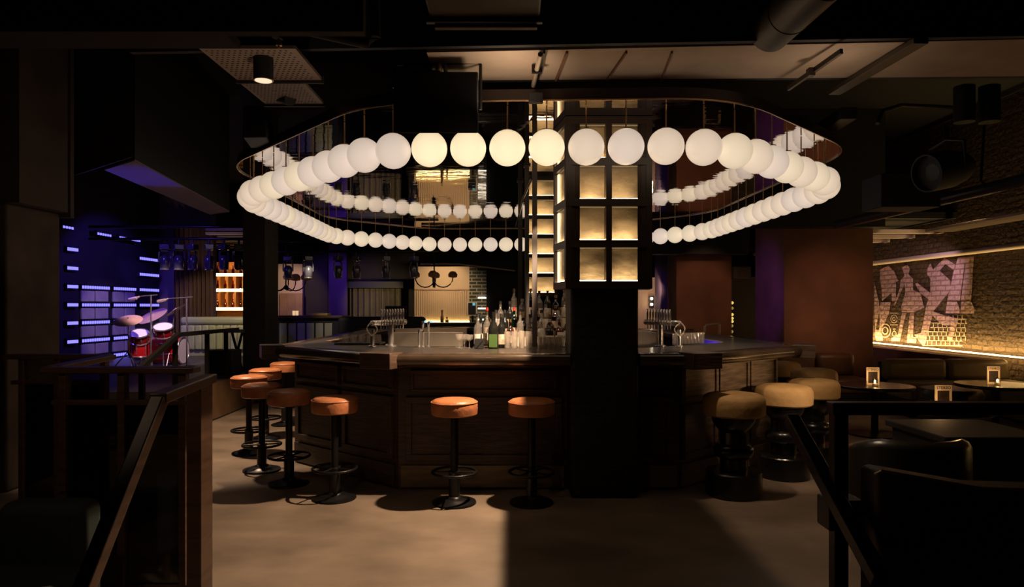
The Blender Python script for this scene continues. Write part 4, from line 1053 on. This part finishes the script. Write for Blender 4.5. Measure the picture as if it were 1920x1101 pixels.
def drum(name, label, c, r, L, axis, heads=True, legs=None):
    t = thing(name, label, 'drum', (c[0],c[1],SZ), 'red lacquer drums')
    ax = Vector(axis).normalized(); q = ax.to_track_quat('Z','Y').to_matrix(); c = Vector(c)
    a = c-ax*L/2
    part(MB().lathe([(r*.97,0),(r,.01),(r,L-.01),(r*.97,L)],36,a,q), 'shell', m_red, t)
    for zz in (0,L): part(MB().torus(a+ax*zz,r*1.01,.014,36,8,q), 'hoop', m_chrome, t)
    part(MB().lathe([(.002,L+.004),(r*.97,L+.006),(r*.97,L)],36,a,q), 'head', m_head, t)
    for k in range(8):
        lg = MB()
        th = 2*PI*k/8+.2; p = a+q@Vector((r*1.03*math.cos(th),r*1.03*math.sin(th),0)); lg.lathe([(.005,L*.12),(.005,L*.35),(.011,L*.36),(.011,L*.64),(.005,L*.65),(.005,L*.88)],8,p,q) if True else lg.cyl(p+ax*L*.35,p+ax*L*.65,.011,n=8)
        part(lg, 'tuning_rod', m_chrome, t)
    for p0,p1 in (legs or []): part(MB().cyl(p0,p1,.010,n=8), 'leg', m_chrome, t)
    return t
bd = Q(318,664,11.75); r = .225; bd.z = SZ+r+.02
drum('bass_drum', 'red bass drum with a white head facing the dance floor', bd, r, .46, (.99,.03,0), legs=[(bd+Vector((.1,-.2,0)),(bd.x+.12,bd.y-.34,SZ+.005)),(bd+Vector((-.05,.2,0)),(bd.x+.02,bd.y+.36,SZ+.005))])
part_badge = None
ft = Q(262,649,11.5)
drum('floor_tom', 'red floor tom at the left of the bass drum', (ft.x,11.5,.83), .17, .34, (0,0,1), legs=[((ft.x+.17*math.cos(a),11.5+.17*math.sin(a),.95),(ft.x+.19*math.cos(a),11.5+.19*math.sin(a),SZ+.005)) for a in (.3,2.4,4.5)])
rt = Q(281,631,11.7)
drum('rack_tom', 'red rack tom with a pale tilted head above the bass drum', (rt.x-.02,11.42,rt.z), .14, .15, (.2,-.45,.9), legs=[((rt.x-.02,11.44,rt.z-.08),(rt.x-.02,11.46,SZ+.005))])
rt = Q(315,621,11.55)
drum('snare_drum', 'red tom with a bright white head at the right of the kit', (rt.x,11.40,rt.z+.01), .15, .15, (.12,-.42,.92), legs=[((rt.x-.02,11.42,rt.z-.08),(rt.x-.02,11.44,SZ+.005))])
tag(part(MB().box((QX(250,12.6),12.6,SZ),(QX(275,12.6),12.85,SZ+.42)).lathe([(.17,0),(.18,.06),(.14,.09)],20,(QX(262,12.7),12.72,SZ+.42)), 'drum_throne', m_black, None, .02), 'low black drummer seat behind the red drums', 'stool')
def mic_stand(label, bx, Y, top, boom0, boom1):
    X = QX(bx,Y); zt = QZ(top,Y)
    t = thing('microphone_stand', label, 'microphone stand', (X,Y,SZ), 'boom microphone stands')
    part(MB().cyl((X,Y,SZ+.02),(X,Y,zt),.011,n=10), 'pole', m_chrome, t)
    part(MB().lathe([(.12,SZ),(.12,SZ+.012),(.02,SZ+.03)],20,(X,Y,0)), 'base', m_iron, t)
    a, b = Q(*boom0,Y), Q(*boom1,Y)
    part(MB().cyl(a,b,.008,n=8), 'boom', m_chrome, t)
    d = (b-a).normalized()
    mc = part(MB().cyl(b,b+d*.05+Vector((0,0,-.02)),.012,.02,n=12).cyl(b+d*.05+Vector((0,0,-.02)),b+d*.17+Vector((0,0,-.035)),.028,n=14).sphere(b+d*.17+Vector((0,0,-.035)),.028,12,8), 'microphone', m_steel, t)
    return t
mic_stand('boom microphone stand in front of the red drums', 283,11.2,553,(295,553),(262,556))
mic_stand('boom microphone stand at the right edge of the drums', 350,11.4,560,(362,557),(316,560))
# stage rail
t = thing('stage_handrail', 'black stage handrail with posts along the stage edge', 'railing', (-3.93,9,.5))
part(MB().bar((-3.9,7.96,1.17),(-4.0,9.95,1.17),.05,.05), 'top_rail', m_iron, t)
part(MB().bar((-3.9,7.97,1.17),(-3.9,7.15,.85),.05,.05), 'sloping_rail', m_iron, t)
part(MB().box((-3.925,7.17,0),(-3.875,7.22,.86)), 'post', m_iron, t)
for y in (8.02,8.86,9.45): part(MB().box((-3.99,y,.5 if y>7.9 else 0),(-3.945,y+.045,1.15)), 'post', m_iron, t)
t = thing('stage_monitor_speaker', 'dark blue lit floor speaker on the stage behind the handrail', 'loudspeaker', (QX(424,10.2),10.2,.5))
part(MB().prism([(QX(402,10.2),10.0),(QX(446,10.2),10.0),(QX(446,10.2),10.35),(QX(402,10.2),10.35)],.5,.86), 'cabinet', m_speaker, t, .02)
t = thing('keyboard_on_stand', 'slim keyboard on a crossed black stand at the stage edge', 'keyboard', (QX(428,10.5),10.5,.5))
part(MB().box((QX(400,10.5),10.42,QZ(624,10.5)),(QX(454,10.5),10.62,QZ(618,10.5))), 'keyboard', M('keyboard_blue',(.10,.09,.16),.4), t, .006)
part(MB().bar((QX(436,10.5),10.5,.5),(QX(454,10.5),10.5,QZ(624,10.5)),.03,.03), 'leg', m_iron, t); part(MB().bar((QX(454,10.55),10.56,.5),(QX(432,10.5),10.56,QZ(624,10.5)),.03,.03), 'leg', m_iron, t)

# bright bottle shelves far behind the stage
Yf = 17.5
t = thing('backlit_bottle_shelf', 'bright orange backlit shelving with rows of bottles beyond the stage', 'shelf', (QX(427,Yf),Yf,0))
x0, x1 = QX(397,Yf), QX(470,Yf)
part(MB().box((x0,Yf+.3,.0),(x1,Yf+.36,QZ(490,Yf))), 'back_panel', M('orange_back',(.62,.30,.11),.6,var=.2,scale=3), t)
part(MB().box((x0,Yf,0),(x1,Yf+.3,QZ(594,Yf))), 'cabinet', M('bar_orange',(.30,.11,.03),.5), t)
SH = [578,543,514]
for y in SH:
    z = QZ(y,Yf); s = part(MB().box((x0,Yf,z-.05),(x1,Yf+.3,z-.03)), 'shelf', m_woodx, t)
    part(MB().box((x0+.01,Yf-.01,z-.055),(x1-.01,Yf,z+.02)), 'light_strip', EM('shelf_led%d'%y,(1.,.60,.22),7.), s)
for k in range(5):
    x = x0+(x1-x0)*k/5-.02
    part(MB().box((x,Yf+.0,QZ(578,Yf)),(x+.04,Yf+.3,QZ(514,Yf)-.05)), 'divider', M('div%d'%k,(.3,.14,.05),.5), t)
k0 = None
for r,y in enumerate(SH):
    for j in range(5):
        lab = 'small backlit bottle, %s from the left on the %s orange shelf' % (ORD[j+1], ('lowest','middle','top')[r])
        loc = (x0+(x1-x0)*(j+.5)/5, Yf+.12, QZ(y,Yf)-.027)
        if k0 is None: k0 = tag(part(MB().lathe([(.035,0),(.037,.01),(.037,.14),(.014,.19),(.013,.26)],10), 'shelf_bottle', m_amber), lab, 'bottle', 'bottles on the orange shelves'); k0.location = loc
        else:
            o = dup(k0, loc, 0, lab)

# moving-head spots on trusses
tag(part(MB().cyl((-7.0,11.3,2.62),(-4.25,11.3,2.62),.025,n=10).cyl((-7.0,11.3,2.82),(-4.25,11.3,2.82),.025,n=10), 'ceiling_truss', m_iron), 'dark lighting truss above the front of the stage', 'truss')
tag(part(MB().cyl((-4.6,13.0,2.55),(-1.4,13.0,2.55),.025,n=10).cyl((-4.6,13.0,2.75),(-1.4,13.0,2.75),.025,n=10), 'ceiling_truss', m_iron), 'dark lighting truss behind the bar', 'truss')
def moving_head(p, yaw, label, group):
    t = thing('moving_head_spotlight', label, 'stage spotlight', p, group, yaw, local=True)
    part(MB().box((-.075,-.065,.17),(.075,.065,.26)), 'base', m_mh, t, .01)
    part(MB().tube([(-.088,0,-.03),(-.09,0,.04),(-.088,0,.13),(-.06,0,.165),(.06,0,.165),(.088,0,.13),(.09,0,.04),(.088,0,-.03)],.016), 'yoke', m_mh, t)
    part(MB().lathe([(.05,-.14),(.074,-.10),(.078,.03),(.06,.08),(.03,.10)],20,(0,0,-.02)), 'head', m_mh, t)
    part(MB().torus((0,0,0),.062,.012,24,6,z=-.155), 'lens_ring', m_chrome, t)
    part(MB().cyl((0,0,.26),(0,0,.36),.018,n=8), 'clamp', m_iron, t)
    return t
m_mh = M('moving_head_black', (.05,.05,.065), .22, coat=.8)
mh = None
for k,x in enumerate((309,335,361,392,420,448)):
    p = Q(x,486 if k else 470,11.3); p.z = 2.27
    lab = 'moving head stage spotlight, %s from the drum side on the stage truss' % ORD[k+1]
    if mh is None: mh = moving_head(p, .3, lab, 'moving heads on the stage truss')
    else: dup(mh, p, k*.7, lab)
for k,x in enumerate((540,578,634,668,724,776)):
    p = Q(x,486,13.0); p.z = 2.2
    dup(mh, p, k*.5, 'moving head stage spotlight, %s from the dark pillar on the rear truss' % ORD[k+1], 'moving heads on the rear truss')
for k in range(6):
    Y = 13.4+k*.8
    struct(MB().box((QX(385,Y),Y,3.0),(QX(385,Y)+1.2-.06*k,Y+.14,3.05)), 'beam_slat_%d'%(k+1), m_soffit)

# ------------------------------------------------------------------ far background
Yw = 17
def cw(x0,y0,x1,y1,Y,d=.1): return MB().box((QX(x0,Y),Y,QZ(y1,Y)),(QX(x1,Y),Y+d,QZ(y0,Y)))
struct(cw(777,500,884,640,Yw), 'wall_cream', m_cream)
m = MB()
for x in range(782,878,4): m.box((QX(x,Yw)-.008,Yw-.02,QZ(600,Yw)),(QX(x,Yw)+.008,Yw,QZ(545,Yw)))
tag(part(m,'wall_slat_panel',m_cream),'vertically ribbed cream wall panel behind the far counter','wall panel')
tag(part(cw(777,542,884,544,Yw-.03,.03),'wall_shelf_rail',m_stain),'thin horizontal rail across the cream wall','rail')
t = thing('far_bar_counter','low dark counter with glowing back edge before the cream wall','counter',(QX(830,16.4),16.4,0))
part(MB().box((QX(760,16.4),16.4,0),(QX(905,16.4),16.9,QZ(608,16.4))), 'cabinet', m_black, t)
part(MB().box((QX(760,16.4),16.35,QZ(608,16.4)),(QX(906,16.4),16.92,QZ(605,16.4))), 'top', m_top, t)
part(MB().box((QX(780,16.9),16.93,QZ(604,16.9)),(QX(880,16.9),16.95,QZ(602,16.9))), 'light_strip', EM('counter_led',(1.,.75,.3),9.), t)
# chandeliers
def chandelier(label, x, y, Y, s, narm):
    c = Q(x,y,Y); t = thing('branched_chandelier', label, 'chandelier', (c.x,c.y,c.z), 'branched chandeliers')
    part(MB().cyl(c-Vector((0,0,.12*s)),c+Vector((0,0,1.0)),.012*s,n=8).sphere(c-Vector((0,0,.12*s)),.03*s), 'rod', m_iron, t)
    for k in range(narm):
        a = PI*2*k/narm; d = Vector((math.cos(a),math.sin(a)*.6,0))
        pts = [c-Vector((0,0,.10*s))+d*.0]
        for j in range(1,9):
            u = j/8*PI; pts.append(c-Vector((0,0,.02*s))+d*(.17*s*(1-math.cos(u)))-Vector((0,0,.16*s*math.sin(u)))+Vector((0,0,.03*s*j/8)))
        e = pts[-1]
        ar = part(MB().tube(pts,.010*s), 'arm', m_iron, t)
        part(MB().lathe([(.03*s,.0),(.075*s,.01*s),(.085*s,.06*s),(.05*s,.11*s),(.01*s,.12*s)],18,e), 'lamp_shade', M('shade_brown',(.60,.30,.14),.6), ar)
    return t
chandelier('dark branched chandelier in front of the cream wall', 814,522,15.5,1.25,4)
chandelier('dark branched chandelier beside the dark stage pillar', 536,527,15.0,1.3,5)
# hood
t = thing('ceiling_hood_canopy','dark flared canopy hood with a pale lower edge over the far counter','hood',(QX(870,16),16,QZ(512,16)))
hp = [(790,494),(858,494),(966,507),(966,480),(790,480)]
m = MB(); n=len(hp)
vs = [tuple(Q(x,y,15.9)) for x,y in hp]+[tuple(Q(x,y,16.8)) for x,y in hp]
m.add(vs,[tuple(range(n)),tuple(range(2*n-1,n-1,-1))]+[(i,n+i,n+(i+1)%n,(i+1)%n) for i in range(n)])
part(m,'shell',m_black,t,smooth=False)
part(MB().bar(Q(788,495,15.88),Q(858,495,15.88),.03,.03).bar(Q(858,495,15.88),Q(966,508,15.88),.03,.03),'edge_trim',m_stain,t)
# kitchen pass with shelf
struct(cw(880,500,912,640,16.95), 'wall_tiled', BRICK('green_tile',(.05,.06,.04),(.045,.055,.035),(.35,.28,.18),'XZ',1,.25,.1,0,.014))
struct(cw(912,470,990,640,16.6), 'wall_kitchen_side', m_black)
t = thing('bright_bottle_shelf','narrow bright shelf of glass bottles beside the tiled wall','shelf',(QX(904,16.5),16.5,1))
for k,y in enumerate((557,577,598)):
    part(cw(896,y,911,y+3,16.5,.25), 'shelf', EM('shelf_glow%d'%k,(1,.85,.65),1.6), t)  # shelf boards given a glow to look lit
for k in range(3):
    o = tag(part(MB().lathe([(.024,0),(.027,.01),(.025,.12),(.012,.2),(.016,.25)],12,(QX(899+k*4.5,16.6),16.6,QZ(557,16.5))), 'decanter', m_drink), '%s glass decanter on the narrow bright shelf' % ('left','middle','right')[k], 'decanter', 'decanters')
t = thing('order_tablet','small tablet screen on the far counter beside the tiled wall','tablet',(QX(886,16.6),16.6,QZ(605,16.6)))
part(cw(876,566,894,592,16.6,.03),'casing',m_sign,t); part(cw(878,568,892,590,16.59,.01),'screen',m_black,t); part(cw(886,568,891,573,16.58,.01),'lit_icon',m_screen,t)
part(cw(884,592,888,604,16.6,.03),'stand',m_iron,t)
for k,(x,h,lab) in enumerate(((829,.30,'slim brass bottle on the far counter before the cream wall'),(838,.13,'small brass cup on the far counter before the cream wall'))):
    tag(part(MB().lathe([(.04,0),(.045,.01),(.04,h*.4),(.02,h*.6),(.03,h)],12,(QX(x,16.5),16.5,QZ(605,16.4)+.003)), ('brass_bottle','brass_cup')[k], m_brass), lab, ('bottle','cup')[k])
# left centre: small cream bay, side bar, curtains, violet wall
struct(cw(515,495,567,600,17.2), 'wall_cream_bay', M('cream_bay',(.52,.38,.26),.8))
tag(part(cw(524,550,567,600,17.1,.08).box((QX(538,17.1)-.01,17.08,1.1),(QX(538,17.1)+.01,17.1,QZ(551,17.1))).box((QX(553,17.1)-.01,17.08,1.1),(QX(553,17.1)+.01,17.1,QZ(551,17.1))), 'wall_wood_panelling', M('bay_wood',(.30,.17,.09),.5,var=.2,scale=4)), 'pale wood panelling below the small cream bay', 'wall panel')
t = thing('side_bar_counter','grey panelled side bar with a dark top beyond the island bar','bar counter',(QX(575,14.5),14.6,0))
part(MB().box((QX(512,14.5),14.5,0),(QX(640,14.5),15.1,QZ(596,14.5))), 'body', m_black, t)
part(MB().box((QX(510,14.4),14.4,QZ(597,14.4)),(QX(642,14.4),15.15,QZ(592,14.4))), 'top', m_woodp, t, .01)
for k in range(6):
    part(MB().box((QX(524+k*17,14.5),14.48,.55),(QX(538+k*17,14.5),14.51,QZ(606,14.5))), 'panel', m_greenlea, t, .01)
for k,x in enumerate((551,557)):
    tag(part(MB().lathe([(.028,0),(.03,.1),(.026,.1)],14,(QX(x,14.7),14.7,QZ(592,14.4)+.002)), 'candle_cup', EM('cup%d'%k,(1.,.65,.35),.8)), ('left','right')[k]+' glowing cup on the side bar', 'candle', 'cups on the side bar')
tag(part(MB().box((QX(580,14.7),14.6,QZ(592,14.4)),(QX(616,14.7),14.9,QZ(592,14.4)+.05)), 'serving_tray', m_stain, None, .01), 'pale wooden tray on the side bar', 'tray')
struct(cw(567,470,616,640,17.4), 'wall_brown_bay', m_darkwall)
struct(cw(616,440,650,640,17.2), 'wall_violet', m_purple)
struct(cw(650,440,778,640,18.6), 'wall_rear_bay', m_darkwall)
curtain('window_curtain','olive pleated curtain at the back, left of the cream wall',QX(656,18),QX(752,18),18,.9,QZ(541,18),m_curtain,9,.06)
tag(part(cw(652,528,756,540,17.6,.3),'curtain_valance',m_black),'dark valance above the olive curtain','valance')
t = thing('booth_bench','dark booth bench silhouette in front of the olive curtain','bench',(QX(720,13.9),13.9,0))
part(MB().box((QX(632,13.9),13.9,0),(QX(795,13.9),14.3,QZ(594,13.9))), 'backrest', m_black, t, .08)
part(MB().box((QX(632,13.9),13.6,0),(QX(795,13.9),13.9,.45)), 'seat', m_black, t, .04)
t = thing('boxy_monitor','dark monitor back standing behind the left beer taps','monitor',(QX(742,13.95),13.98,QZ(594,13.9)))
part(cw(722,574,762,594,13.95,.06),'casing',m_black,t,.01)
# rear right
t = thing('wall_lamp','two bare glowing bulbs on the lit wall right of the pillar','wall lamp',(QX(1222,15.6),15.6,QZ(572,15.6)))
struct(cw(1150,520,1241,660,16.3), 'wall_lit_rear', M('lit_rear',(.36,.24,.15),.8))
part(MB().box((QX(1218,16.2),16.2,QZ(575,16.2)),(QX(1226,16.2),16.3,QZ(555,16.2))),'plate',m_iron,t)
for y in (560,571): part(MB().sphere(Q(1222,y,16.1),.03,12,8),'bulb',EM('bulb%d'%y,(1,.8,.55),30.),t)
for k,y in enumerate((568,578,590,597,603,611,622)):
    tag(part(MB().sphere(Q(1373,y,15.5),.033 if k<5 else .028,12,8).cyl(Q(1373,y-2.8,15.5),Q(1373,y+2.8,15.5),.012,n=6), 'hanging_bulb', EM('gold%d'%k,(1.,.72,.18),.9 if k in (0,2,3,4) else .25)), 'amber bulb, %s from the top of the vertical string by the rear doorway' % ORD[k+1], 'bulb', 'string of amber bulbs')
tag(part(MB().tube([Q(1321,626,11.8),Q(1322,612,11.8),Q(1324,610,11.8),Q(1347,607,11.8),Q(1349,609,11.8),Q(1349,627,11.8)],.022,10), 'brass_grab_rail', M('brass_pale',(.75,.55,.34),.35,.3)), 'brass grab rail standing at the rear of the bar', 'rail')
t = thing('rear_wall_bench','dark padded bench below the brown rear pillar','bench',(QX(1320,13.4),13.4,0))
part(MB().box((QX(1250,13.4),13.3,0),(QX(1412,13.4),13.9,.85)),'backrest',m_black,t,.05)

bpy.context.view_layer.update()
dg = bpy.context.evaluated_depsgraph_get()
for o in [o for o in bpy.data.objects if o.type == 'FONT']:
    me = bpy.data.meshes.new_from_object(o.evaluated_get(dg)); n2 = bpy.data.objects.new('lettering', me); C.objects.link(n2)
    n2.parent = o.parent; n2.location = o.location; n2.rotation_euler = o.rotation_euler
    bpy.data.objects.remove(o)

# ------------------------------------------------------------------ lights
def spot(name, loc, tgt, e, col, ang, blend=.3, size=.05):
    l = bpy.data.lights.new(name,'SPOT'); l.energy = e; l.color = col; l.spot_size = math.radians(ang); l.spot_blend = blend; l.shadow_soft_size = size
    o = bpy.data.objects.new(name,l); C.objects.link(o); o.location = loc
    o.rotation_euler = (Vector(tgt)-Vector(loc)).to_track_quat('-Z','Y').to_euler(); return o
def point(name, loc, e, col, size=.1):
    l = bpy.data.lights.new(name,'POINT'); l.energy = e; l.color = col; l.shadow_soft_size = size
    o = bpy.data.objects.new(name,l); C.objects.link(o); o.location = loc; return o
WARM = (1.,.72,.48)
def gated(o, lo, hi, soft=.03):        # emission mask added to shape straight shadow edges (tan of the side angle)
    l = o.data; l.use_nodes = True; nt = l.node_tree; em = nt.nodes['Emission']
    tc = nt.nodes.new('ShaderNodeTexCoord'); sp = nt.nodes.new('ShaderNodeSeparateXYZ'); nt.links.new(tc.outputs['Normal'], sp.inputs[0])
    ab = nt.nodes.new('ShaderNodeMath'); ab.operation = 'ABSOLUTE'; nt.links.new(sp.outputs['Z'], ab.inputs[0])
    dv = nt.nodes.new('ShaderNodeMath'); dv.operation = 'DIVIDE'; nt.links.new(sp.outputs['X'], dv.inputs[0]); nt.links.new(ab.outputs[0], dv.inputs[1])
    r1 = nt.nodes.new('ShaderNodeMapRange'); r1.inputs['From Min'].default_value = lo-soft; r1.inputs['From Max'].default_value = lo+soft; nt.links.new(dv.outputs[0], r1.inputs['Value'])
    r2 = nt.nodes.new('ShaderNodeMapRange'); r2.inputs['From Min'].default_value = hi-soft; r2.inputs['From Max'].default_value = hi+soft
    r2.inputs['To Min'].default_value = 1; r2.inputs['To Max'].default_value = 0; nt.links.new(dv.outputs[0], r2.inputs['Value'])
    m = nt.nodes.new('ShaderNodeMath'); m.operation = 'MULTIPLY'; nt.links.new(r1.outputs[0], m.inputs[0]); nt.links.new(r2.outputs[0], m.inputs[1])
    nt.links.new(m.outputs[0], em.inputs['Strength'])
gated(spot('spot_floor_left', (.35,5.10,2.5), (.35,5.10,0), 500, WARM, 140, .25, .03), -1.15, -.165, .012)
gated(spot('spot_floor_right', (1.30,5.05,2.5), (1.30,5.05,0), 46, WARM, 130, .25, .03), .07, 1.3, .03)
spot('spot_corridor', (-3.15,7.1,2.9), (-3.2,7.5,0), 420, WARM, 80, .4, .06)
spot('fill_soffit', (.0,4.35,2.75), (-.1,4.5,3.1), 6, WARM, 150, .6, .05)  # unseen fill added to brighten the left of the soffit
spot('fill_soffit_right', (2.0,4.3,2.72), (2.0,4.4,3.1), 2.6, WARM, 160, .6, .05)  # added fill for the soffit's right half, no fixture there
spot('spot_stools_right', (2.1,4.6,3.0), (2.5,6.1,.8), 95, WARM, 40, .4, .05)
BLUE = (.15,.07,1.)
spot('spot_stage_wall', (-5.0,12.0,3.3), (-7.75,13.0,1.6), 170, BLUE, 62, .4)
spot('spot_stage_rear', (-7.45,12.6,2.8), (-7.5,15,1.6), 60, BLUE, 34, .4)
spot('spot_stage_kit', (-7.3,10.6,3.0), (-6.2,11.9,.9), 160, BLUE, 34, .4)
spot('spot_drums', (-5.0,10.0,3.0), (-6.0,11.7,1.0), 420, (1.,.66,.74), 32, .5)
spot('fill_heads_blue', (-5.6,9.4,3.2), (-5.7,11.3,2.3), 120, BLUE, 60, .5)  # blue fill added for violet rims on the moving heads
spot('fill_slats', (-6.2,13.6,1.9), (-6.2,14.6,3.0), 14, WARM, 70, .5)  # unseen lamp added below the slats to brighten them
spot('spot_sage', (-5.0,11.9,3.1), (-6.2,14.2,1.1), 240, (1.,.78,.5), 48, .5)
spot('spot_soffit_blue', (-4.6,7.6,1.5), (-4.0,7.4,2.92), 46, (.07,.04,1.), 50, .7)
spot('spot_violet_left', (QX(632,15.6),15.6,2.4), (QX(632,17.2),17.2,1.7), 60, (.2,.08,1.), 80, .6)
spot('fill_side_bar', (-3.7,12.6,2.4), (-4.2,14.5,.9), 55, (1.,.8,.55), 50, .6)  # warm fill added to lift the side bar panels
spot('fill_acoustic', (-5.6,11.6,2.8), (-7.7,13.0,1.15), 60, (.85,.62,1.), 36, .7)  # weak lilac fill added to bring out the acoustic panels
spot('spot_curtain', (QX(705,16.3),16.3,2.0), (QX(705,18),18,1.5), 60, (1.,.75,.4), 80, .6)
spot('spot_violet_pillar', (2.9,11.3,1.7), (4.38,11.7,1.7), 26, (.32,.08,1.), 75, .7)
spot('spot_violet_rear', (1.4,13.6,1.9), (3.0,15.3,1.6), 30, (.3,.1,1.), 40, .5)
spot('spot_brown_pillar', (4.7,8.9,1.8), (5.05,11,1.5), 42, (1.,.50,.30), 62, .9)
spot('spot_brown_rear', (3.6,11.8,2.9), (3.9,14,1.7), 45, (1.,.5,.28), 46, .7)
spot('spot_mural', (6.1,9.9,2.6), (7.3,12.6,1.5), 120, (.95,.62,.85), 52, .6)
l = bpy.data.lights.new('fill_ledge','AREA'); l.shape = 'RECTANGLE'; l.size = 9.5; l.size_y = .04; l.energy = 60; l.color = (1.,.66,.24); l.spread = math.radians(150)  # added to strengthen the thin light strip's glow on the wall
o = bpy.data.objects.new('fill_ledge', l); C.objects.link(o); o.location = (7.19,10.0,.80); o.rotation_euler = (0,PI-.25,PI/2) if False else (0,0,0)
zz = -Vector((.35,0,1)).normalized(); xx = Vector((0,1,0)); yy = zz.cross(xx); o.rotation_euler = Matrix((xx,yy,zz)).transposed().to_euler()
spot('fill_joists', (6.3,9.6,2.0), (6.6,12.6,2.76), 60, (1.,.68,.42), 26, .4)  # fill added to light the front faces of the joists
spot('spot_lit_rear', (QX(1222,15.0),15.0,2.0), (QX(1222,16.3),16.3,1.6), 35, (1.,.7,.45), 90, .6)
spot('spot_cream', (QX(830,15.9),15.95,2.35), (QX(830,17),17,1.75), 46, (1.,.72,.48), 110, .6)
spot('spot_bay', (QX(540,16),15.9,2.3), (QX(540,17),17.1,1.8), 40, (1.,.7,.42), 80, .6)
spot('spot_shelves', (QX(430,Yf),16.6,2.0), (QX(430,Yf),17.6,1.9), 60, (1.,.5,.16), 90, .6)
spot('spot_lounge', (5.2,7.4,2.9), (5.5,9.6,.5), 36, (1.,.62,.3), 70, .6)
spot('fill_bulkhead', (-2.2,3.3,1.6), (-3.7,5.35,2.5), 9, WARM, 40, .8)  # weak added fill on the left bulkhead, no lamp stands there
spot('spot_partition', (-2.0,1.6,2.6), (-1.9,3.6,.9), 16, WARM, 70, .6)
point('point_bluebar', (1.75,8.4,1.0), 3, BLUE, .1)
spot('fill_bottles', (-.12,5.4,2.5), (.1,6.8,1.25), 8, WARM, 46, .4, .03)  # unseen front fill added to brighten the bottles
spot('fill_bottles_right', (.22,5.98,2.35), (.42,6.8,1.2), 15, WARM, 60, .5, .02)  # second fill added for the bottles near the pillar
spot('fill_panels', (3.5,4.5,1.30), (2.15,6.1,.88), 85, WARM, 34, .7, .05)  # added fill for the right oak panels, has no fixture
spot('spot_taps', (-1.1,6.6,2.8), (-1.1,6.9,1.1), 30, WARM, 75, .5, .03)
spot('spot_taps_right', (1.4,6.6,2.8), (1.4,6.8,1.1), 20, WARM, 70, .5, .03)
spot('spot_sink', (-.9,6.9,2.7), (-.9,8.0,1.1), 35, WARM, 50, .5, .03)
spot('spot_perforated', (-1.3,3.9,2.3), (-1.5,4.2,3.0), 5, WARM, 90, .5, .03)
spot('fill_bar_face', (-.3,3.2,3.3), (0,5.6,.4), 10, WARM, 50, .8, .1)  # dim fill added to bring up the bar front

w = bpy.data.worlds.new('night'); bpy.context.scene.world = w; w.use_nodes = True
w.node_tree.nodes['Background'].inputs[0].default_value = (.012,.010,.012,1); w.node_tree.nodes['Background'].inputs[1].default_value = .3

# ------------------------------------------------------------------ camera
cam = bpy.data.cameras.new('camera'); co = bpy.data.objects.new('camera', cam); C.objects.link(co)
co.location = (0,0,EYE); co.rotation_euler = (PI/2,0,0)
cam.sensor_width = 36; cam.lens = 36*FPX/1920; cam.shift_y = (CY-550.5)/1920; cam.clip_start = .05; cam.clip_end = 100
sc = bpy.context.scene; sc.camera = co
sc.view_settings.view_transform = 'Standard'; sc.view_settings.look = 'None'; sc.view_settings.exposure = 0
sc.cycles.use_denoising = True
sc.cycles.max_bounces = 8; sc.cycles.transparent_max_bounces = 24; sc.cycles.sample_clamp_indirect = 4
